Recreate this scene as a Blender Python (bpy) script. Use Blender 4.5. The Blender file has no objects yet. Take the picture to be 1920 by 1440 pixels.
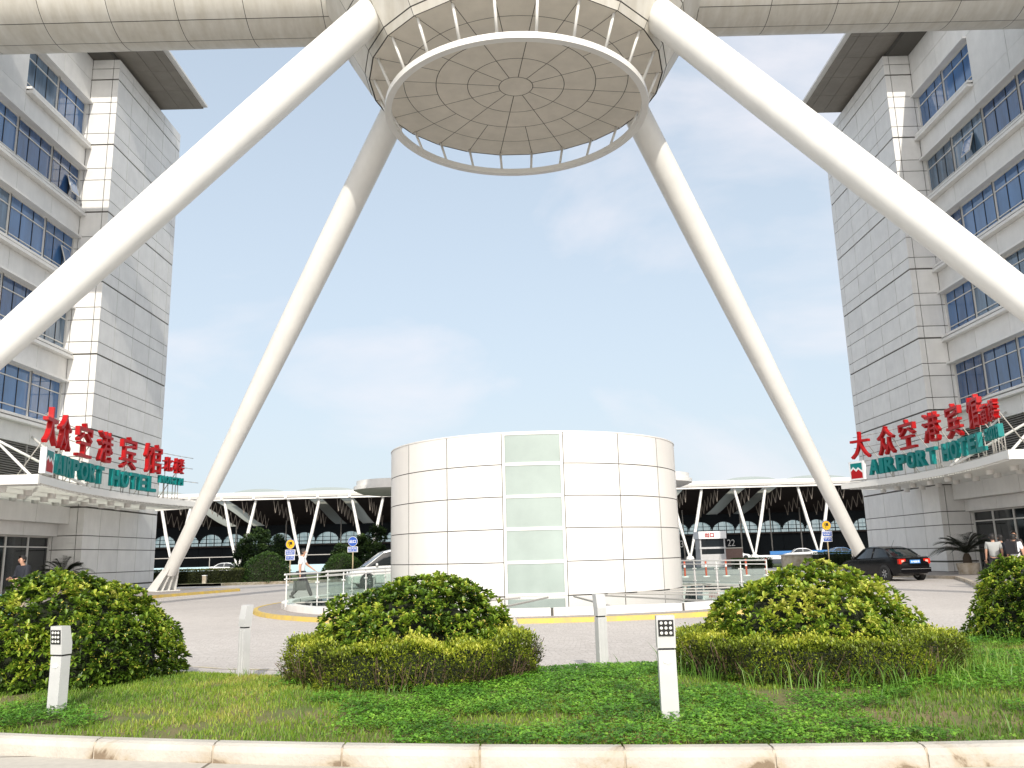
import bpy, math, random
import numpy as np
from math import sin, cos, pi, radians, sqrt
from mathutils import Vector, Matrix
random.seed(7); RNG = np.random.default_rng(11)
S = bpy.context.scene; COL = S.collection
# ---------------------------------------------------------------- camera, sky, sun, exposure
cam_d = bpy.data.cameras.new('camera'); cam = bpy.data.objects.new('camera', cam_d); COL.objects.link(cam)
cam_d.sensor_width = 36; cam_d.lens = 1550/1920*36; cam_d.clip_start = .1; cam_d.clip_end = 3000
cam.location = (0, 0, 1.5); S.camera = cam
pit, rol = radians(11.7), radians(1.45)
f = Vector((0, cos(pit), sin(pit))); r0 = Vector((1, 0, 0)); u0 = r0.cross(f)
r = r0*cos(rol)-u0*sin(rol); u = u0*cos(rol)+r0*sin(rol)
M = Matrix((r, u, -f)).transposed().to_4x4(); M.translation = cam.location; cam.matrix_world = M
SUN_EL, SUN_AZ = radians(33), radians(7)      # azimuth: how far to the right of straight behind the camera
w = bpy.data.worlds.new('World'); S.world = w; w.use_nodes = True
nt = w.node_tree; nt.nodes.clear(); N = nt.nodes.new; L = nt.links.new
out = N('ShaderNodeOutputWorld'); bg = N('ShaderNodeBackground'); bg.inputs[1].default_value = .14
sky = N('ShaderNodeTexSky'); sky.sky_type = 'NISHITA'; sky.sun_disc = False
sky.sun_elevation = SUN_EL; sky.sun_rotation = pi-SUN_AZ; sky.air_density = 1.0; sky.dust_density = 2.0; sky.ozone_density = 1.0
tc = N('ShaderNodeTexCoord'); mp = N('ShaderNodeMapping'); mp.inputs['Scale'].default_value = (1.5, 1.5, 3.4); mp.inputs['Location'].default_value = (.35, .2, .1)
n1 = N('ShaderNodeTexNoise'); n1.inputs['Scale'].default_value = 1.7; n1.inputs['Detail'].default_value = 7; n1.inputs['Roughness'].default_value = .55; n1.inputs['Distortion'].default_value = .3
rp = N('ShaderNodeValToRGB'); rp.color_ramp.elements[0].position = .50; rp.color_ramp.elements[1].position = .74
mx = N('ShaderNodeMix'); mx.data_type = 'RGBA'
sep = N('ShaderNodeSeparateXYZ'); hz = N('ShaderNodeMapRange'); hz.inputs['From Min'].default_value = 0.0; hz.inputs['From Max'].default_value = .55
hz.inputs['To Min'].default_value = .92; hz.inputs['To Max'].default_value = .62
ml = N('ShaderNodeMath'); ml.operation = 'MULTIPLY'; ml.inputs[1].default_value = .8
ad = N('ShaderNodeMath'); ad.operation = 'ADD'; ad.use_clamp = True
L(tc.outputs['Generated'], mp.inputs[0]); L(mp.outputs[0], n1.inputs[0]); L(n1.outputs[0], rp.inputs[0])
L(tc.outputs['Generated'], sep.inputs[0]); L(sep.outputs[2], hz.inputs[0]); L(rp.outputs[0], ml.inputs[0])
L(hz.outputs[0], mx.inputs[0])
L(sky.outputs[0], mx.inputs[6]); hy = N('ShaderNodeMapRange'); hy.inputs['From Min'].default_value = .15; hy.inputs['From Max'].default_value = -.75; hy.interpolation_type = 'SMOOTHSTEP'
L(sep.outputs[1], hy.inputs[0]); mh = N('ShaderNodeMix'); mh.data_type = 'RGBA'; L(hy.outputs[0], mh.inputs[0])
mh.inputs[6].default_value = (3.35, 3.8, 4.15, 1); mh.inputs[7].default_value = (10.5, 10.3, 10.0, 1); L(mh.outputs[2], mx.inputs[7])   # unseen sun-side haze, brightened behind the camera as added fill for shaded walls
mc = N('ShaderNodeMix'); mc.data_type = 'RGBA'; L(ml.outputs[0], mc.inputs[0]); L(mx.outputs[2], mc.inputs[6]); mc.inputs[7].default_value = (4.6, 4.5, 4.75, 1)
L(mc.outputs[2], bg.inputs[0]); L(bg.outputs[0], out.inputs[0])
sl = bpy.data.lights.new('sun', 'SUN'); sl.energy = 2.45; sl.angle = radians(.5); sl.color = (1, .94, .84)
so = bpy.data.objects.new('sun', sl); COL.objects.link(so)
sd = Vector((-sin(SUN_AZ)*cos(SUN_EL), cos(SUN_AZ)*cos(SUN_EL), -sin(SUN_EL)))
so.rotation_euler = sd.to_track_quat('-Z', 'Y').to_euler(); so.location = (10, -20, 60)
S.view_settings.view_transform = 'Standard'; S.view_settings.look = 'None'; S.view_settings.exposure = .60; S.view_settings.gamma = 1
# ---------------------------------------------------------------- materials
MT = {}
def mat(name, col, rough=.6, metal=0, spec=.5, noise=0, nscale=3, stretch=(1, 1, 1), col2=None, bump=0, bscale=40, trans=0, tint=None, coat=0, emit=None, ncoord='Object', ior=None, island=0):
    if name in MT: return MT[name]
    m = bpy.data.materials.new(name); m.use_nodes = True; t = m.node_tree; b = t.nodes['Principled BSDF']
    b.inputs['Roughness'].default_value = rough; b.inputs['Metallic'].default_value = metal
    b.inputs['Specular IOR Level'].default_value = spec; b.inputs['Base Color'].default_value = (*col, 1)
    b.inputs['Transmission Weight'].default_value = trans; b.inputs['Coat Weight'].default_value = coat
    if ior: b.inputs['IOR'].default_value = ior
    if noise or col2:
        c = t.nodes.new('ShaderNodeTexCoord'); mpp = t.nodes.new('ShaderNodeMapping'); mpp.inputs['Scale'].default_value = stretch
        n = t.nodes.new('ShaderNodeTexNoise'); n.inputs['Scale'].default_value = nscale; n.inputs['Detail'].default_value = 6; n.inputs['Roughness'].default_value = .6
        rr = t.nodes.new('ShaderNodeValToRGB'); rr.color_ramp.elements[0].position = .35; rr.color_ramp.elements[1].position = .68
        c2 = col2 or tuple(x*(1-noise) for x in col)
        rr.color_ramp.elements[0].color = (*c2, 1); rr.color_ramp.elements[1].color = (*col, 1)
        t.links.new(c.outputs[ncoord], mpp.inputs[0]); t.links.new(mpp.outputs[0], n.inputs[0]); t.links.new(n.outputs[0], rr.inputs[0])
        t.links.new(rr.outputs[0], b.inputs['Base Color'])
        if island:   # each panel a slightly different tone, with faint rain streaks
            gi = t.nodes.new('ShaderNodeNewGeometry'); mr = t.nodes.new('ShaderNodeMapRange'); mr.inputs['To Min'].default_value = 1-island; mr.inputs['To Max'].default_value = 1
            t.links.new(gi.outputs['Random Per Island'], mr.inputs[0])
            sm = t.nodes.new('ShaderNodeMapping'); sm.inputs['Scale'].default_value = (5, 5, .22); sn = t.nodes.new('ShaderNodeTexNoise'); sn.inputs['Scale'].default_value = 1.0; sn.inputs['Detail'].default_value = 4
            t.links.new(c.outputs['Object'], sm.inputs[0]); t.links.new(sm.outputs[0], sn.inputs[0]); sr = t.nodes.new('ShaderNodeMapRange'); sr.inputs['From Min'].default_value = .35; sr.inputs['From Max'].default_value = .6; sr.inputs['To Min'].default_value = 1-island*.45; sr.inputs['To Max'].default_value = 1
            t.links.new(sn.outputs[0], sr.inputs[0]); mm_ = t.nodes.new('ShaderNodeMath'); mm_.operation = 'MULTIPLY'; t.links.new(mr.outputs[0], mm_.inputs[0]); t.links.new(sr.outputs[0], mm_.inputs[1])
            xm = t.nodes.new('ShaderNodeMix'); xm.data_type = 'RGBA'; xm.blend_type = 'MULTIPLY'; xm.inputs[0].default_value = 1
            t.links.new(rr.outputs[0], xm.inputs[6]); t.links.new(mm_.outputs[0], xm.inputs[7]); t.links.new(xm.outputs[2], b.inputs['Base Color'])
    if tint:   # per-leaf tint attribute
        a = t.nodes.new('ShaderNodeAttribute'); a.attribute_name = 'tint'
        rr = t.nodes.new('ShaderNodeValToRGB'); els = rr.color_ramp.elements
        els[0].position = tint[0][0]; els[0].color = (*tint[0][1], 1); els[1].position = tint[-1][0]; els[1].color = (*tint[-1][1], 1)
        for p, cc in tint[1:-1]:
            e = els.new(p); e.color = (*cc, 1)
        t.links.new(a.outputs['Fac'], rr.inputs[0]); t.links.new(rr.outputs[0], b.inputs['Base Color'])
    if tint:   # thin leaves let some light through
        tl = t.nodes.new('ShaderNodeBsdfTranslucent'); t.links.new(rr.outputs[0], tl.inputs[0]); mxs = t.nodes.new('ShaderNodeMixShader'); mxs.inputs[0].default_value = .28
        t.links.new(b.outputs[0], mxs.inputs[1]); t.links.new(tl.outputs[0], mxs.inputs[2]); t.links.new(mxs.outputs[0], t.nodes['Material Output'].inputs[0])
    if bump:
        c = t.nodes.new('ShaderNodeTexCoord'); n = t.nodes.new('ShaderNodeTexNoise'); n.inputs['Scale'].default_value = bscale; n.inputs['Detail'].default_value = 4
        bb = t.nodes.new('ShaderNodeBump'); bb.inputs['Strength'].default_value = bump; bb.inputs['Distance'].default_value = .02
        t.links.new(c.outputs['Object'], n.inputs[0]); t.links.new(n.outputs[0], bb.inputs['Height']); t.links.new(bb.outputs[0], b.inputs['Normal'])
    if emit: b.inputs['Emission Color'].default_value = (*emit[0], 1); b.inputs['Emission Strength'].default_value = emit[1]
    MT[name] = m; return m
stone = mat('pale_stone_cladding', (.82, .81, .785), .55, noise=.10, nscale=1.3, bump=.05, island=.07)
joint = mat('dark_joint', (.10, .095, .085), .9)
white = mat('white_paint', (.80, .79, .755), .38, noise=.05, nscale=.7, stretch=(1, 1, .4))
legw = mat('white_gloss_steel', (.82, .81, .775), .38, noise=.07, nscale=.9, island=.045)
tubew = mat('stained_white_panel', (.76, .735, .67), .5, col2=(.63, .595, .515), nscale=1.1, stretch=(2.2, .5, .35), island=.08)
soffit = mat('beige_soffit_panel', (.74, .69, .60), .7, noise=.10, nscale=1.6)
creamp = mat('cream_panel', (.80, .775, .74), .42, noise=.05, nscale=.8, island=.05)
frame = mat('pale_window_frame', (.66, .65, .62), .4)
blueglass = mat('blue_tinted_glass', (.07, .18, .40), .06, spec=.9, coat=.3, noise=.35, nscale=.9, stretch=(1, 1.6, .5))
blueglass2 = mat('deep_blue_glass', (.035, .10, .25), .07, spec=.9, coat=.3, noise=.4, nscale=1.4, stretch=(1, 2.5, .5)); blueglass3 = mat('grey_blue_glass', (.12, .20, .30), .09, spec=.9, coat=.3, noise=.5, nscale=1.1, stretch=(1, 3, .3))
darkglass = mat('dark_entrance_glass', (.012, .016, .018), .05, spec=.7)
frost = mat('frosted_pale_green_glass', (.37, .435, .405), .12, spec=.6, noise=.16, nscale=.5)
steel = mat('brushed_steel', (.86, .85, .82), .35, metal=.5)
pole_m = mat('grey_painted_steel', (.42, .40, .37), .5)
black = mat('black_plastic', (.012, .012, .013), .5)
rubber = mat('tyre_rubber', (.018, .018, .018), .85)
alum = mat('silver_alloy', (.6, .6, .6), .3, metal=.8)
red = mat('red_sign_lacquer', (.42, .008, .010), .45, spec=.25)
teal = mat('teal_sign_lacquer', (.002, .20, .195), .45, spec=.3)
yel = mat('yellow_paint', (.66, .46, .07), .75, col2=(.45, .34, .14), nscale=3.5)
concrete = mat('weathered_concrete', (.60, .55, .47), .85, col2=(.34, .27, .19), nscale=2.4, bump=.25, bscale=30)
slabm = mat('concrete_slab', (.56, .52, .46), .9, noise=.15, nscale=1.7, bump=.15, bscale=60)
white_s = mat('sign_white', (.82, .82, .82), .5)
blue_s = mat('sign_blue', (.02, .09, .42), .4)
yel_s = mat('sign_yellow', (.78, .46, .02), .4)
skin = mat('skin', (.50, .28, .19), .55)
hairm = mat('black_hair', (.012, .010, .009), .6)

def clearglass(name, tintc, alpha):
    m = bpy.data.materials.new(name); m.use_nodes = True; t = m.node_tree; t.nodes.clear()
    o = t.nodes.new('ShaderNodeOutputMaterial'); mix = t.nodes.new('ShaderNodeMixShader'); tr = t.nodes.new('ShaderNodeBsdfTransparent'); gl = t.nodes.new('ShaderNodeBsdfGlossy')
    tr.inputs[0].default_value = (*tintc, 1); gl.inputs['Roughness'].default_value = .03; lw = t.nodes.new('ShaderNodeLayerWeight'); lw.inputs[0].default_value = .5
    fr = t.nodes.new('ShaderNodeMath'); fr.operation = 'POWER'; fr.inputs[1].default_value = 5; t.links.new(lw.outputs['Facing'], fr.inputs[0])
    mm = t.nodes.new('ShaderNodeMath'); mm.operation = 'MULTIPLY_ADD'; mm.inputs[1].default_value = .9; mm.inputs[2].default_value = alpha
    t.links.new(fr.outputs[0], mm.inputs[0]); t.links.new(mm.outputs[0], mix.inputs[0]); t.links.new(tr.outputs[0], mix.inputs[1]); t.links.new(gl.outputs[0], mix.inputs[2]); t.links.new(mix.outputs[0], o.inputs[0])
    MT[name] = m; return m
archglass = clearglass('grey_green_glass', (.42, .50, .49), .06)
railglass = clearglass('clear_green_glass', (.86, .93, .90), .03)
deckglass = mat('dark_reflecting_deck_glass', (.02, .035, .035), .03, spec=1.0, ior=2.0)

def pave_mat(name, c1, c2, scale, mode='voronoi'):
    m = bpy.data.materials.new(name); m.use_nodes = True; t = m.node_tree; b = t.nodes['Principled BSDF']; b.inputs['Roughness'].default_value = .85
    c = t.nodes.new('ShaderNodeTexCoord'); n = t.nodes.new('ShaderNodeTexNoise'); n.inputs['Scale'].default_value = .16; n.inputs['Detail'].default_value = 7
    r1 = t.nodes.new('ShaderNodeValToRGB'); r1.color_ramp.elements[0].position = .3; r1.color_ramp.elements[1].position = .7
    r1.color_ramp.elements[0].color = (*c2, 1); r1.color_ramp.elements[1].color = (*c1, 1)
    t.links.new(c.outputs['Object'], n.inputs[0]); t.links.new(n.outputs[0], r1.inputs[0])
    if mode == 'voronoi':
        v = t.nodes.new('ShaderNodeTexBrick'); v.inputs['Scale'].default_value = scale; v.inputs['Mortar Size'].default_value = .018
        v.inputs['Color1'].default_value = (1, 1, 1, 1); v.inputs['Color2'].default_value = (.86, .85, .84, 1); v.inputs['Mortar'].default_value = (.62, .6, .58, 1)
        ws = t.nodes.new('ShaderNodeTexNoise'); ws.inputs['Scale'].default_value = .35; sc = t.nodes.new('ShaderNodeVectorMath'); sc.operation = 'MULTIPLY_ADD'; sc.inputs[1].default_value = (1.5, 1.5, 0)
        t.links.new(c.outputs['Object'], ws.inputs[0]); t.links.new(ws.outputs[1], sc.inputs[0]); t.links.new(c.outputs['Object'], sc.inputs[2]); t.links.new(sc.outputs[0], v.inputs[0])
    else:
        v = t.nodes.new('ShaderNodeTexBrick'); v.inputs['Scale'].default_value = scale; v.inputs['Mortar Size'].default_value = .006; v.offset = 0
        v.inputs['Brick Width'].default_value = 1; v.inputs['Row Height'].default_value = 1
        v.inputs['Color1'].default_value = (1, 1, 1, 1); v.inputs['Color2'].default_value = (.93, .92, .9, 1); v.inputs['Mortar'].default_value = (.3, .27, .24, 1)
        t.links.new(c.outputs['Object'], v.inputs[0])
    x = t.nodes.new('ShaderNodeMix'); x.data_type = 'RGBA'; x.blend_type = 'MULTIPLY'; x.inputs[0].default_value = 1
    fn = t.nodes.new('ShaderNodeTexNoise'); fn.inputs['Scale'].default_value = 14; fn.inputs['Detail'].default_value = 3
    fr = t.nodes.new('ShaderNodeMapRange'); fr.inputs['To Min'].default_value = .8; fr.inputs['To Max'].default_value = 1.12
    t.links.new(c.outputs['Object'], fn.inputs[0]); t.links.new(fn.outputs[0], fr.inputs[0])
    x2 = t.nodes.new('ShaderNodeMix'); x2.data_type = 'RGBA'; x2.blend_type = 'MULTIPLY'; x2.inputs[0].default_value = 1
    t.links.new(r1.outputs[0], x.inputs[6]); t.links.new(v.outputs[0], x.inputs[7]); t.links.new(x.outputs[2], x2.inputs[6]); t.links.new(fr.outputs[0], x2.inputs[7])
    t.links.new(x2.outputs[2], b.inputs['Base Color']); MT[name] = m; return m
plazam = pave_mat('sett_paving', (.62, .58, .545), (.50, .465, .44), 3.0)
apronm = pave_mat('apron_paving', (.44, .39, .36), (.36, .33, .31), 2.0)
slabpave = pave_mat('slab_paving', (.55, .51, .45), (.46, .43, .37), .42, 'grid')
groundm = mat('far_ground', (.20, .195, .18), .9, noise=.2, nscale=.05); asph = mat('dark_asphalt', (.055, .056, .058), .85, noise=.2, nscale=.2)
# ---------------------------------------------------------------- helpers
def tag(o, label=None, cat=None, group=None, kind=None):
    if label: o['label'] = label
    if cat: o['category'] = cat
    if group: o['group'] = group
    if kind: o['kind'] = kind
    return o
def thing(name, label, cat, loc=(0, 0, 0), rz=0, group=None):
    o = bpy.data.objects.new(name, None); COL.objects.link(o); o.location = loc; o.rotation_euler = (0, 0, rz); o.empty_display_size = .3
    return tag(o, label, cat, group)
class MB:
    def __init__(s): s.v = []; s.f = []; s.m = []
    def add(s, vs, fs, m=0):
        b = len(s.v); s.v += [tuple(x) for x in vs]; s.f += [tuple(i+b for i in q) for q in fs]; s.m += [m]*len(fs); return s
    def box(s, x0, x1, y0, y1, z0, z1, m=0):
        x0, x1 = sorted((x0, x1)); y0, y1 = sorted((y0, y1)); z0, z1 = sorted((z0, z1))
        return s.add([(x0, y0, z0), (x1, y0, z0), (x1, y1, z0), (x0, y1, z0), (x0, y0, z1), (x1, y0, z1), (x1, y1, z1), (x0, y1, z1)],
                     [(3, 2, 1, 0), (4, 5, 6, 7), (0, 1, 5, 4), (1, 2, 6, 5), (2, 3, 7, 6), (3, 0, 4, 7)], m)
    def obox(s, c, size, R, m=0):
        vs = []
        for k in range(8):
            p = Vector(((1 if k & 1 else -1)*size[0]/2, (1 if k & 2 else -1)*size[1]/2, (1 if k & 4 else -1)*size[2]/2))
            vs.append(Vector(c)+R @ p)
        return s.add(vs, [(0, 2, 3, 1), (4, 5, 7, 6), (0, 1, 5, 4), (1, 3, 7, 5), (3, 2, 6, 7), (2, 0, 4, 6)], m)
    def bar(s, a, b, w, h, m=0):
        a = Vector(a); b = Vector(b); d = b-a; R = d.to_track_quat('X', 'Z').to_matrix(); return s.obox((a+b)/2, (d.length, w, h), R, m)
    def tube(s, pts, rad, n=8, m=0, cap=True):
        pts = [Vector(p) for p in pts]; k = len(pts)
        if not hasattr(rad, '__len__'): rad = [rad]*k
        vs = []; up = None
        for i, p in enumerate(pts):
            d = (pts[min(i+1, k-1)]-pts[max(i-1, 0)]).normalized()
            if up is None:
                up = Vector((0, 0, 1)) if abs(d.z) < .9 else Vector((1, 0, 0))
            a = d.cross(up).normalized(); bb = a.cross(d).normalized(); up = bb
            for j in range(n):
                t = 2*pi*j/n; vs.append(p+(a*cos(t)+bb*sin(t))*rad[i])
        fs = []
        for i in range(k-1):
            for j in range(n):
                j2 = (j+1) % n; fs.append((i*n+j, i*n+j2, (i+1)*n+j2, (i+1)*n+j))
        if cap: fs.append(tuple(range(n))[::-1]); fs.append(tuple((k-1)*n+j for j in range(n)))
        return s.add(vs, fs, m)
    def prism(s, poly, z0, z1, m=0):
        n = len(poly); vs = [(x, y, z0) for x, y in poly]+[(x, y, z1) for x, y in poly]
        fs = [tuple(range(n))[::-1], tuple(range(n, 2*n))]+[(i, (i+1) % n, n+(i+1) % n, n+i) for i in range(n)]
        return s.add(vs, fs, m)
    def patch(s, fn, u0, u1, v0, v1, nu, nv, m=0):
        vs = [fn(u0+(u1-u0)*i/nu, v0+(v1-v0)*j/nv) for i in range(nu+1) for j in range(nv+1)]
        fs = [(i*(nv+1)+j, (i+1)*(nv+1)+j, (i+1)*(nv+1)+j+1, i*(nv+1)+j+1) for i in range(nu) for j in range(nv)]
        return s.add(vs, fs, m)
    def lathe(s, prof, n, c=(0, 0, 0), m=0, a0=0, a1=2*pi):
        full = abs(a1-a0-2*pi) < 1e-6; k = n if full else n+1; vs = []
        for i in range(k):
            a = a0+(a1-a0)*i/n
            for rr, z in prof: vs.append((c[0]+rr*cos(a), c[1]+rr*sin(a), c[2]+z))
        q = len(prof); fs = []
        for i in range(n):
            i2 = (i+1) % k
            for j in range(q-1): fs.append((i*q+j, i2*q+j, i2*q+j+1, i*q+j+1))
        return s.add(vs, fs, m)
    def build(s, name, mats, parent=None, smooth=False, local=False, xf=None):
        me = bpy.data.meshes.new(name)
        vs = s.v
        if xf is not None: vs = [tuple(xf @ Vector(v)) for v in vs]
        if parent is not None and not local:
            root = Vector((0, 0, 0)); q = parent
            while q is not None: root += q.location; q = q.parent
            vs = [(v[0]-root.x, v[1]-root.y, v[2]-root.z) for v in vs]
        me.from_pydata(vs, [], s.f)
        if not isinstance(mats, (list, tuple)): mats = [mats]
        for x in mats: me.materials.append(x)
        me.polygons.foreach_set('material_index', s.m)
        if smooth: me.polygons.foreach_set('use_smooth', [True]*len(s.f))
        me.update(); o = bpy.data.objects.new(name, me); COL.objects.link(o)
        if smooth == 'auto':
            me.set_sharp_from_angle(angle=radians(38))
        if parent is not None: o.parent = parent
        return o
def np_mesh(name, V, faces, mats, midx=None, tint=None, parent=None, loc=None):
    """V (n,3); faces: list of (m,k) int arrays"""
    me = bpy.data.meshes.new(name); V = np.asarray(V, np.float32)
    if loc is not None: V = V-np.array(loc, np.float32)
    me.vertices.add(len(V)); me.vertices.foreach_set('co', V.ravel())
    lv = np.concatenate([a.ravel() for a in faces]).astype(np.int32)
    cnt = np.concatenate([np.full(len(a), a.shape[1]) for a in faces]); st = np.concatenate([[0], np.cumsum(cnt)[:-1]]).astype(np.int32)
    me.loops.add(len(lv)); me.loops.foreach_set('vertex_index', lv); me.polygons.add(len(cnt)); me.polygons.foreach_set('loop_start', st)
    for x in (mats if isinstance(mats, (list, tuple)) else [mats]): me.materials.append(x)
    if midx is not None: me.polygons.foreach_set('material_index', np.asarray(midx, np.int32))
    me.update(calc_edges=True); me.validate()
    if tint is not None:
        a = me.attributes.new('tint', 'FLOAT', 'POINT'); a.data.foreach_set('value', np.asarray(tint, np.float32))
    o = bpy.data.objects.new(name, me); COL.objects.link(o)
    if loc is not None and parent is None: o.location = loc
    if parent is not None: o.parent = parent
    return o
def text_mb(txt, size, extr, offset=0, bevel=0, res=3):
    c = bpy.data.curves.new('t', 'FONT'); c.body = txt; c.size = size; c.extrude = extr; c.offset = offset; c.bevel_depth = bevel; c.bevel_resolution = 1
    c.resolution_u = res; c.align_x = 'CENTER'; c.fill_mode = 'BOTH'
    o = bpy.data.objects.new('t', c); COL.objects.link(o); dg = bpy.context.evaluated_depsgraph_get(); dg.update()
    me = bpy.data.meshes.new_from_object(o.evaluated_get(dg)); mb = MB(); mb.v = [tuple(v.co) for v in me.vertices]; mb.f = [tuple(p.vertices) for p in me.polygons]; mb.m = [0]*len(mb.f)
    bpy.data.objects.remove(o); bpy.data.meshes.remove(me); bpy.data.curves.remove(c); return mb
def textfit(txt, w, h, depth, bold=.03, bevel=0):
    """text mesh scaled into a w x h box, centred in x, base at y=0, back at z=0"""
    mb = text_mb(txt, 1, .1, bold, bevel); a = np.array(mb.v); lo = a.min(0); hi = a.max(0); sp = hi-lo
    a = (a-[(lo[0]+hi[0])/2, lo[1], lo[2]])/sp*[w, h, depth]; mb.v = [tuple(x) for x in a]; return mb
def upright(p, right, normal):
    """matrix: text x->right, y->world up, z->normal"""
    m = Matrix((Vector(right), Vector((0, 0, 1)), Vector(normal))).transposed().to_4x4(); m.translation = Vector(p); return m
def structure(name, mb, mats, **k): return tag(mb.build(name, mats, **k), kind='structure')
# ---------------------------------------------------------------- ground
structure('ground', MB().add([(-900, -200, -.03), (900, -200, -.03), (900, 1500, -.03), (-900, 1500, -.03)], [(0, 1, 2, 3)]), groundm)
structure('plaza', MB().add([(-60, 9, 0), (60, 9, 0), (60, 73, 0), (-60, 73, 0)], [(0, 1, 2, 3)]), plazam)
structure('car_park_road', MB().add([(-160, 73.0, .002), (160, 73.0, .002), (160, 176, .002), (-160, 176, .002)], [(0, 1, 2, 3)]), asph)
def kerb_y(x): return 6.36-.1346*x+.0178*x*x
def arcpts(c, R, a0, a1, n): return [(c[0]+R*cos(radians(a0+(a1-a0)*i/n)), c[1]+R*sin(radians(a0+(a1-a0)*i/n))) for i in range(n+1)]
xs = np.linspace(-13, 13, 53)
structure('pavement', MB().add([(x, kerb_y(x)+.1, .004) for x in xs]+[(x, -8, .004) for x in xs], [(i, i+53, i+54, i+1) for i in range(52)]), slabpave)
LC, LR = (.8, 28.2), 9.1
isl = arcpts(LC, LR-.12, 0, 360, 72)[:-1]
structure('island_pavement', MB().prism(isl, 0, .10), apronm)
kb = MB(); kb.lathe([(LR-.12, 0), (LR-.12, .105), (LR, .105), (LR+.02, 0)], 96, (LC[0], LC[1], .001)); structure('island_kerb', kb, yel)
apL = [(-60, 12), (-19, 12), (-17.6, 20), (-17.3, 28), (-17.0, 34), (-16.4, 39), (-15.3, 43), (-14.75, 44.8), (-15.2, 45.8), (-17, 46.6), (-20, 47), (-21, 51.5), (-60, 51.5)]
apR = [(60, 12), (15.4, 12), (15.2, 20), (15.3, 28), (17.6, 33), (19.2, 37), (18.6, 41), (16.9, 43.2), (16.1, 44.6), (16.6, 45.7), (18.5, 46.6), (21, 47.5), (22, 54.5), (60, 54.5)]
def strip(pts, w, z0, z1, m=0):
    mb = MB()
    for a, b in zip(pts, pts[1:]):
        a = Vector((*a, 0)); b = Vector((*b, 0)); d = (b-a).normalized(); n = Vector((d.y, -d.x, 0))
        c = (a+b)/2+n*w/2; mb.obox((c.x, c.y, (z0+z1)/2), ((b-a).length+.02, w, z1-z0), d.to_track_quat('X', 'Z').to_matrix(), m)
    return mb
structure('apron', MB().prism(apL[::1], 0, .12), apronm)
structure('apron', MB().prism(apR[::-1], 0, .12), apronm)
structure('apron_kerb', strip([(p[0], p[1]) for p in apL[1:11]], .14, .002, .128), yel)
structure('apron_kerb', strip([(p[0], p[1]) for p in apR[1:12]][::-1], .14, .002, .128), concrete)
fp = mat('faded_yellow_paint', (.62, .52, .28), .85, col2=(.52, .49, .45), nscale=3)
lp = [(-5.2, 13.0), (-4.2, 12.4), (-3, 12.05), (-1.5, 11.85), (0, 11.8), (1.5, 11.9), (3, 12.3), (4.5, 13.0)]; mk = MB()
for (xa, ya), (xb, yb) in zip(lp, lp[1:]): mk.add([(xa, ya, .005), (xb, yb, .005), (xb, yb+.07, .005), (xa, ya+.07, .005)], [(0, 1, 2, 3)])
structure('road_marking', mk, fp)
# front lawn bed
def back_y(x):
    return np.interp(x, [-14, -8, -4.6, -2.9, .2, 2.1, 4.5, 6.7, 9, 14], [14.5, 13.2, 11.9, 11.15, 11.1, 11.25, 12.0, 13.4, 14.6, 16])
def smooth_noise(x, y, s, seed=0):
    rg = np.random.default_rng(seed); g = rg.random((64, 64)); X = (x*s) % 63; Y = (y*s) % 63; i = np.floor(X).astype(int); j = np.floor(Y).astype(int); fx = X-i; fy = Y-j
    fx = fx*fx*(3-2*fx); fy = fy*fy*(3-2*fy); i1 = (i+1) % 64; j1 = (j+1) % 64
    return (g[i, j]*(1-fx)+g[i1, j]*fx)*(1-fy)+(g[i, j1]*(1-fx)+g[i1, j1]*fx)*fy
def lawn_z(x, y):
    yb = back_y(x); yf = kerb_y(x); t = np.clip((y-yf)/(yb-yf), 0, 1)
    return .10+.05*np.sin(pi*t)*1.0-.085*np.clip((t-.85)/.15, 0, 1)+.03*(smooth_noise(x+30, y+30, 1.2, 3)-.5)
gx, gt = np.meshgrid(np.linspace(-13, 13, 131), np.linspace(0, 1, 41), indexing='ij')
gy = (kerb_y(gx)+.1)*(1-gt)+back_y(gx)*gt; gz = lawn_z(gx, gy)-.01; gz[:, -1] = -.01
V = np.stack([gx, gy, gz], -1).reshape(-1, 3); I = np.arange(131*41).reshape(131, 41)
Q = np.stack([I[:-1, :-1], I[1:, :-1], I[1:, 1:], I[:-1, 1:]], -1).reshape(-1, 4)
soil = mat('lawn_soil', (.10, .13, .03), .95, col2=(.21, .155, .08), nscale=1.6, bump=.6, bscale=50)
tag(np_mesh('lawn', V, [Q], soil), kind='structure')
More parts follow.
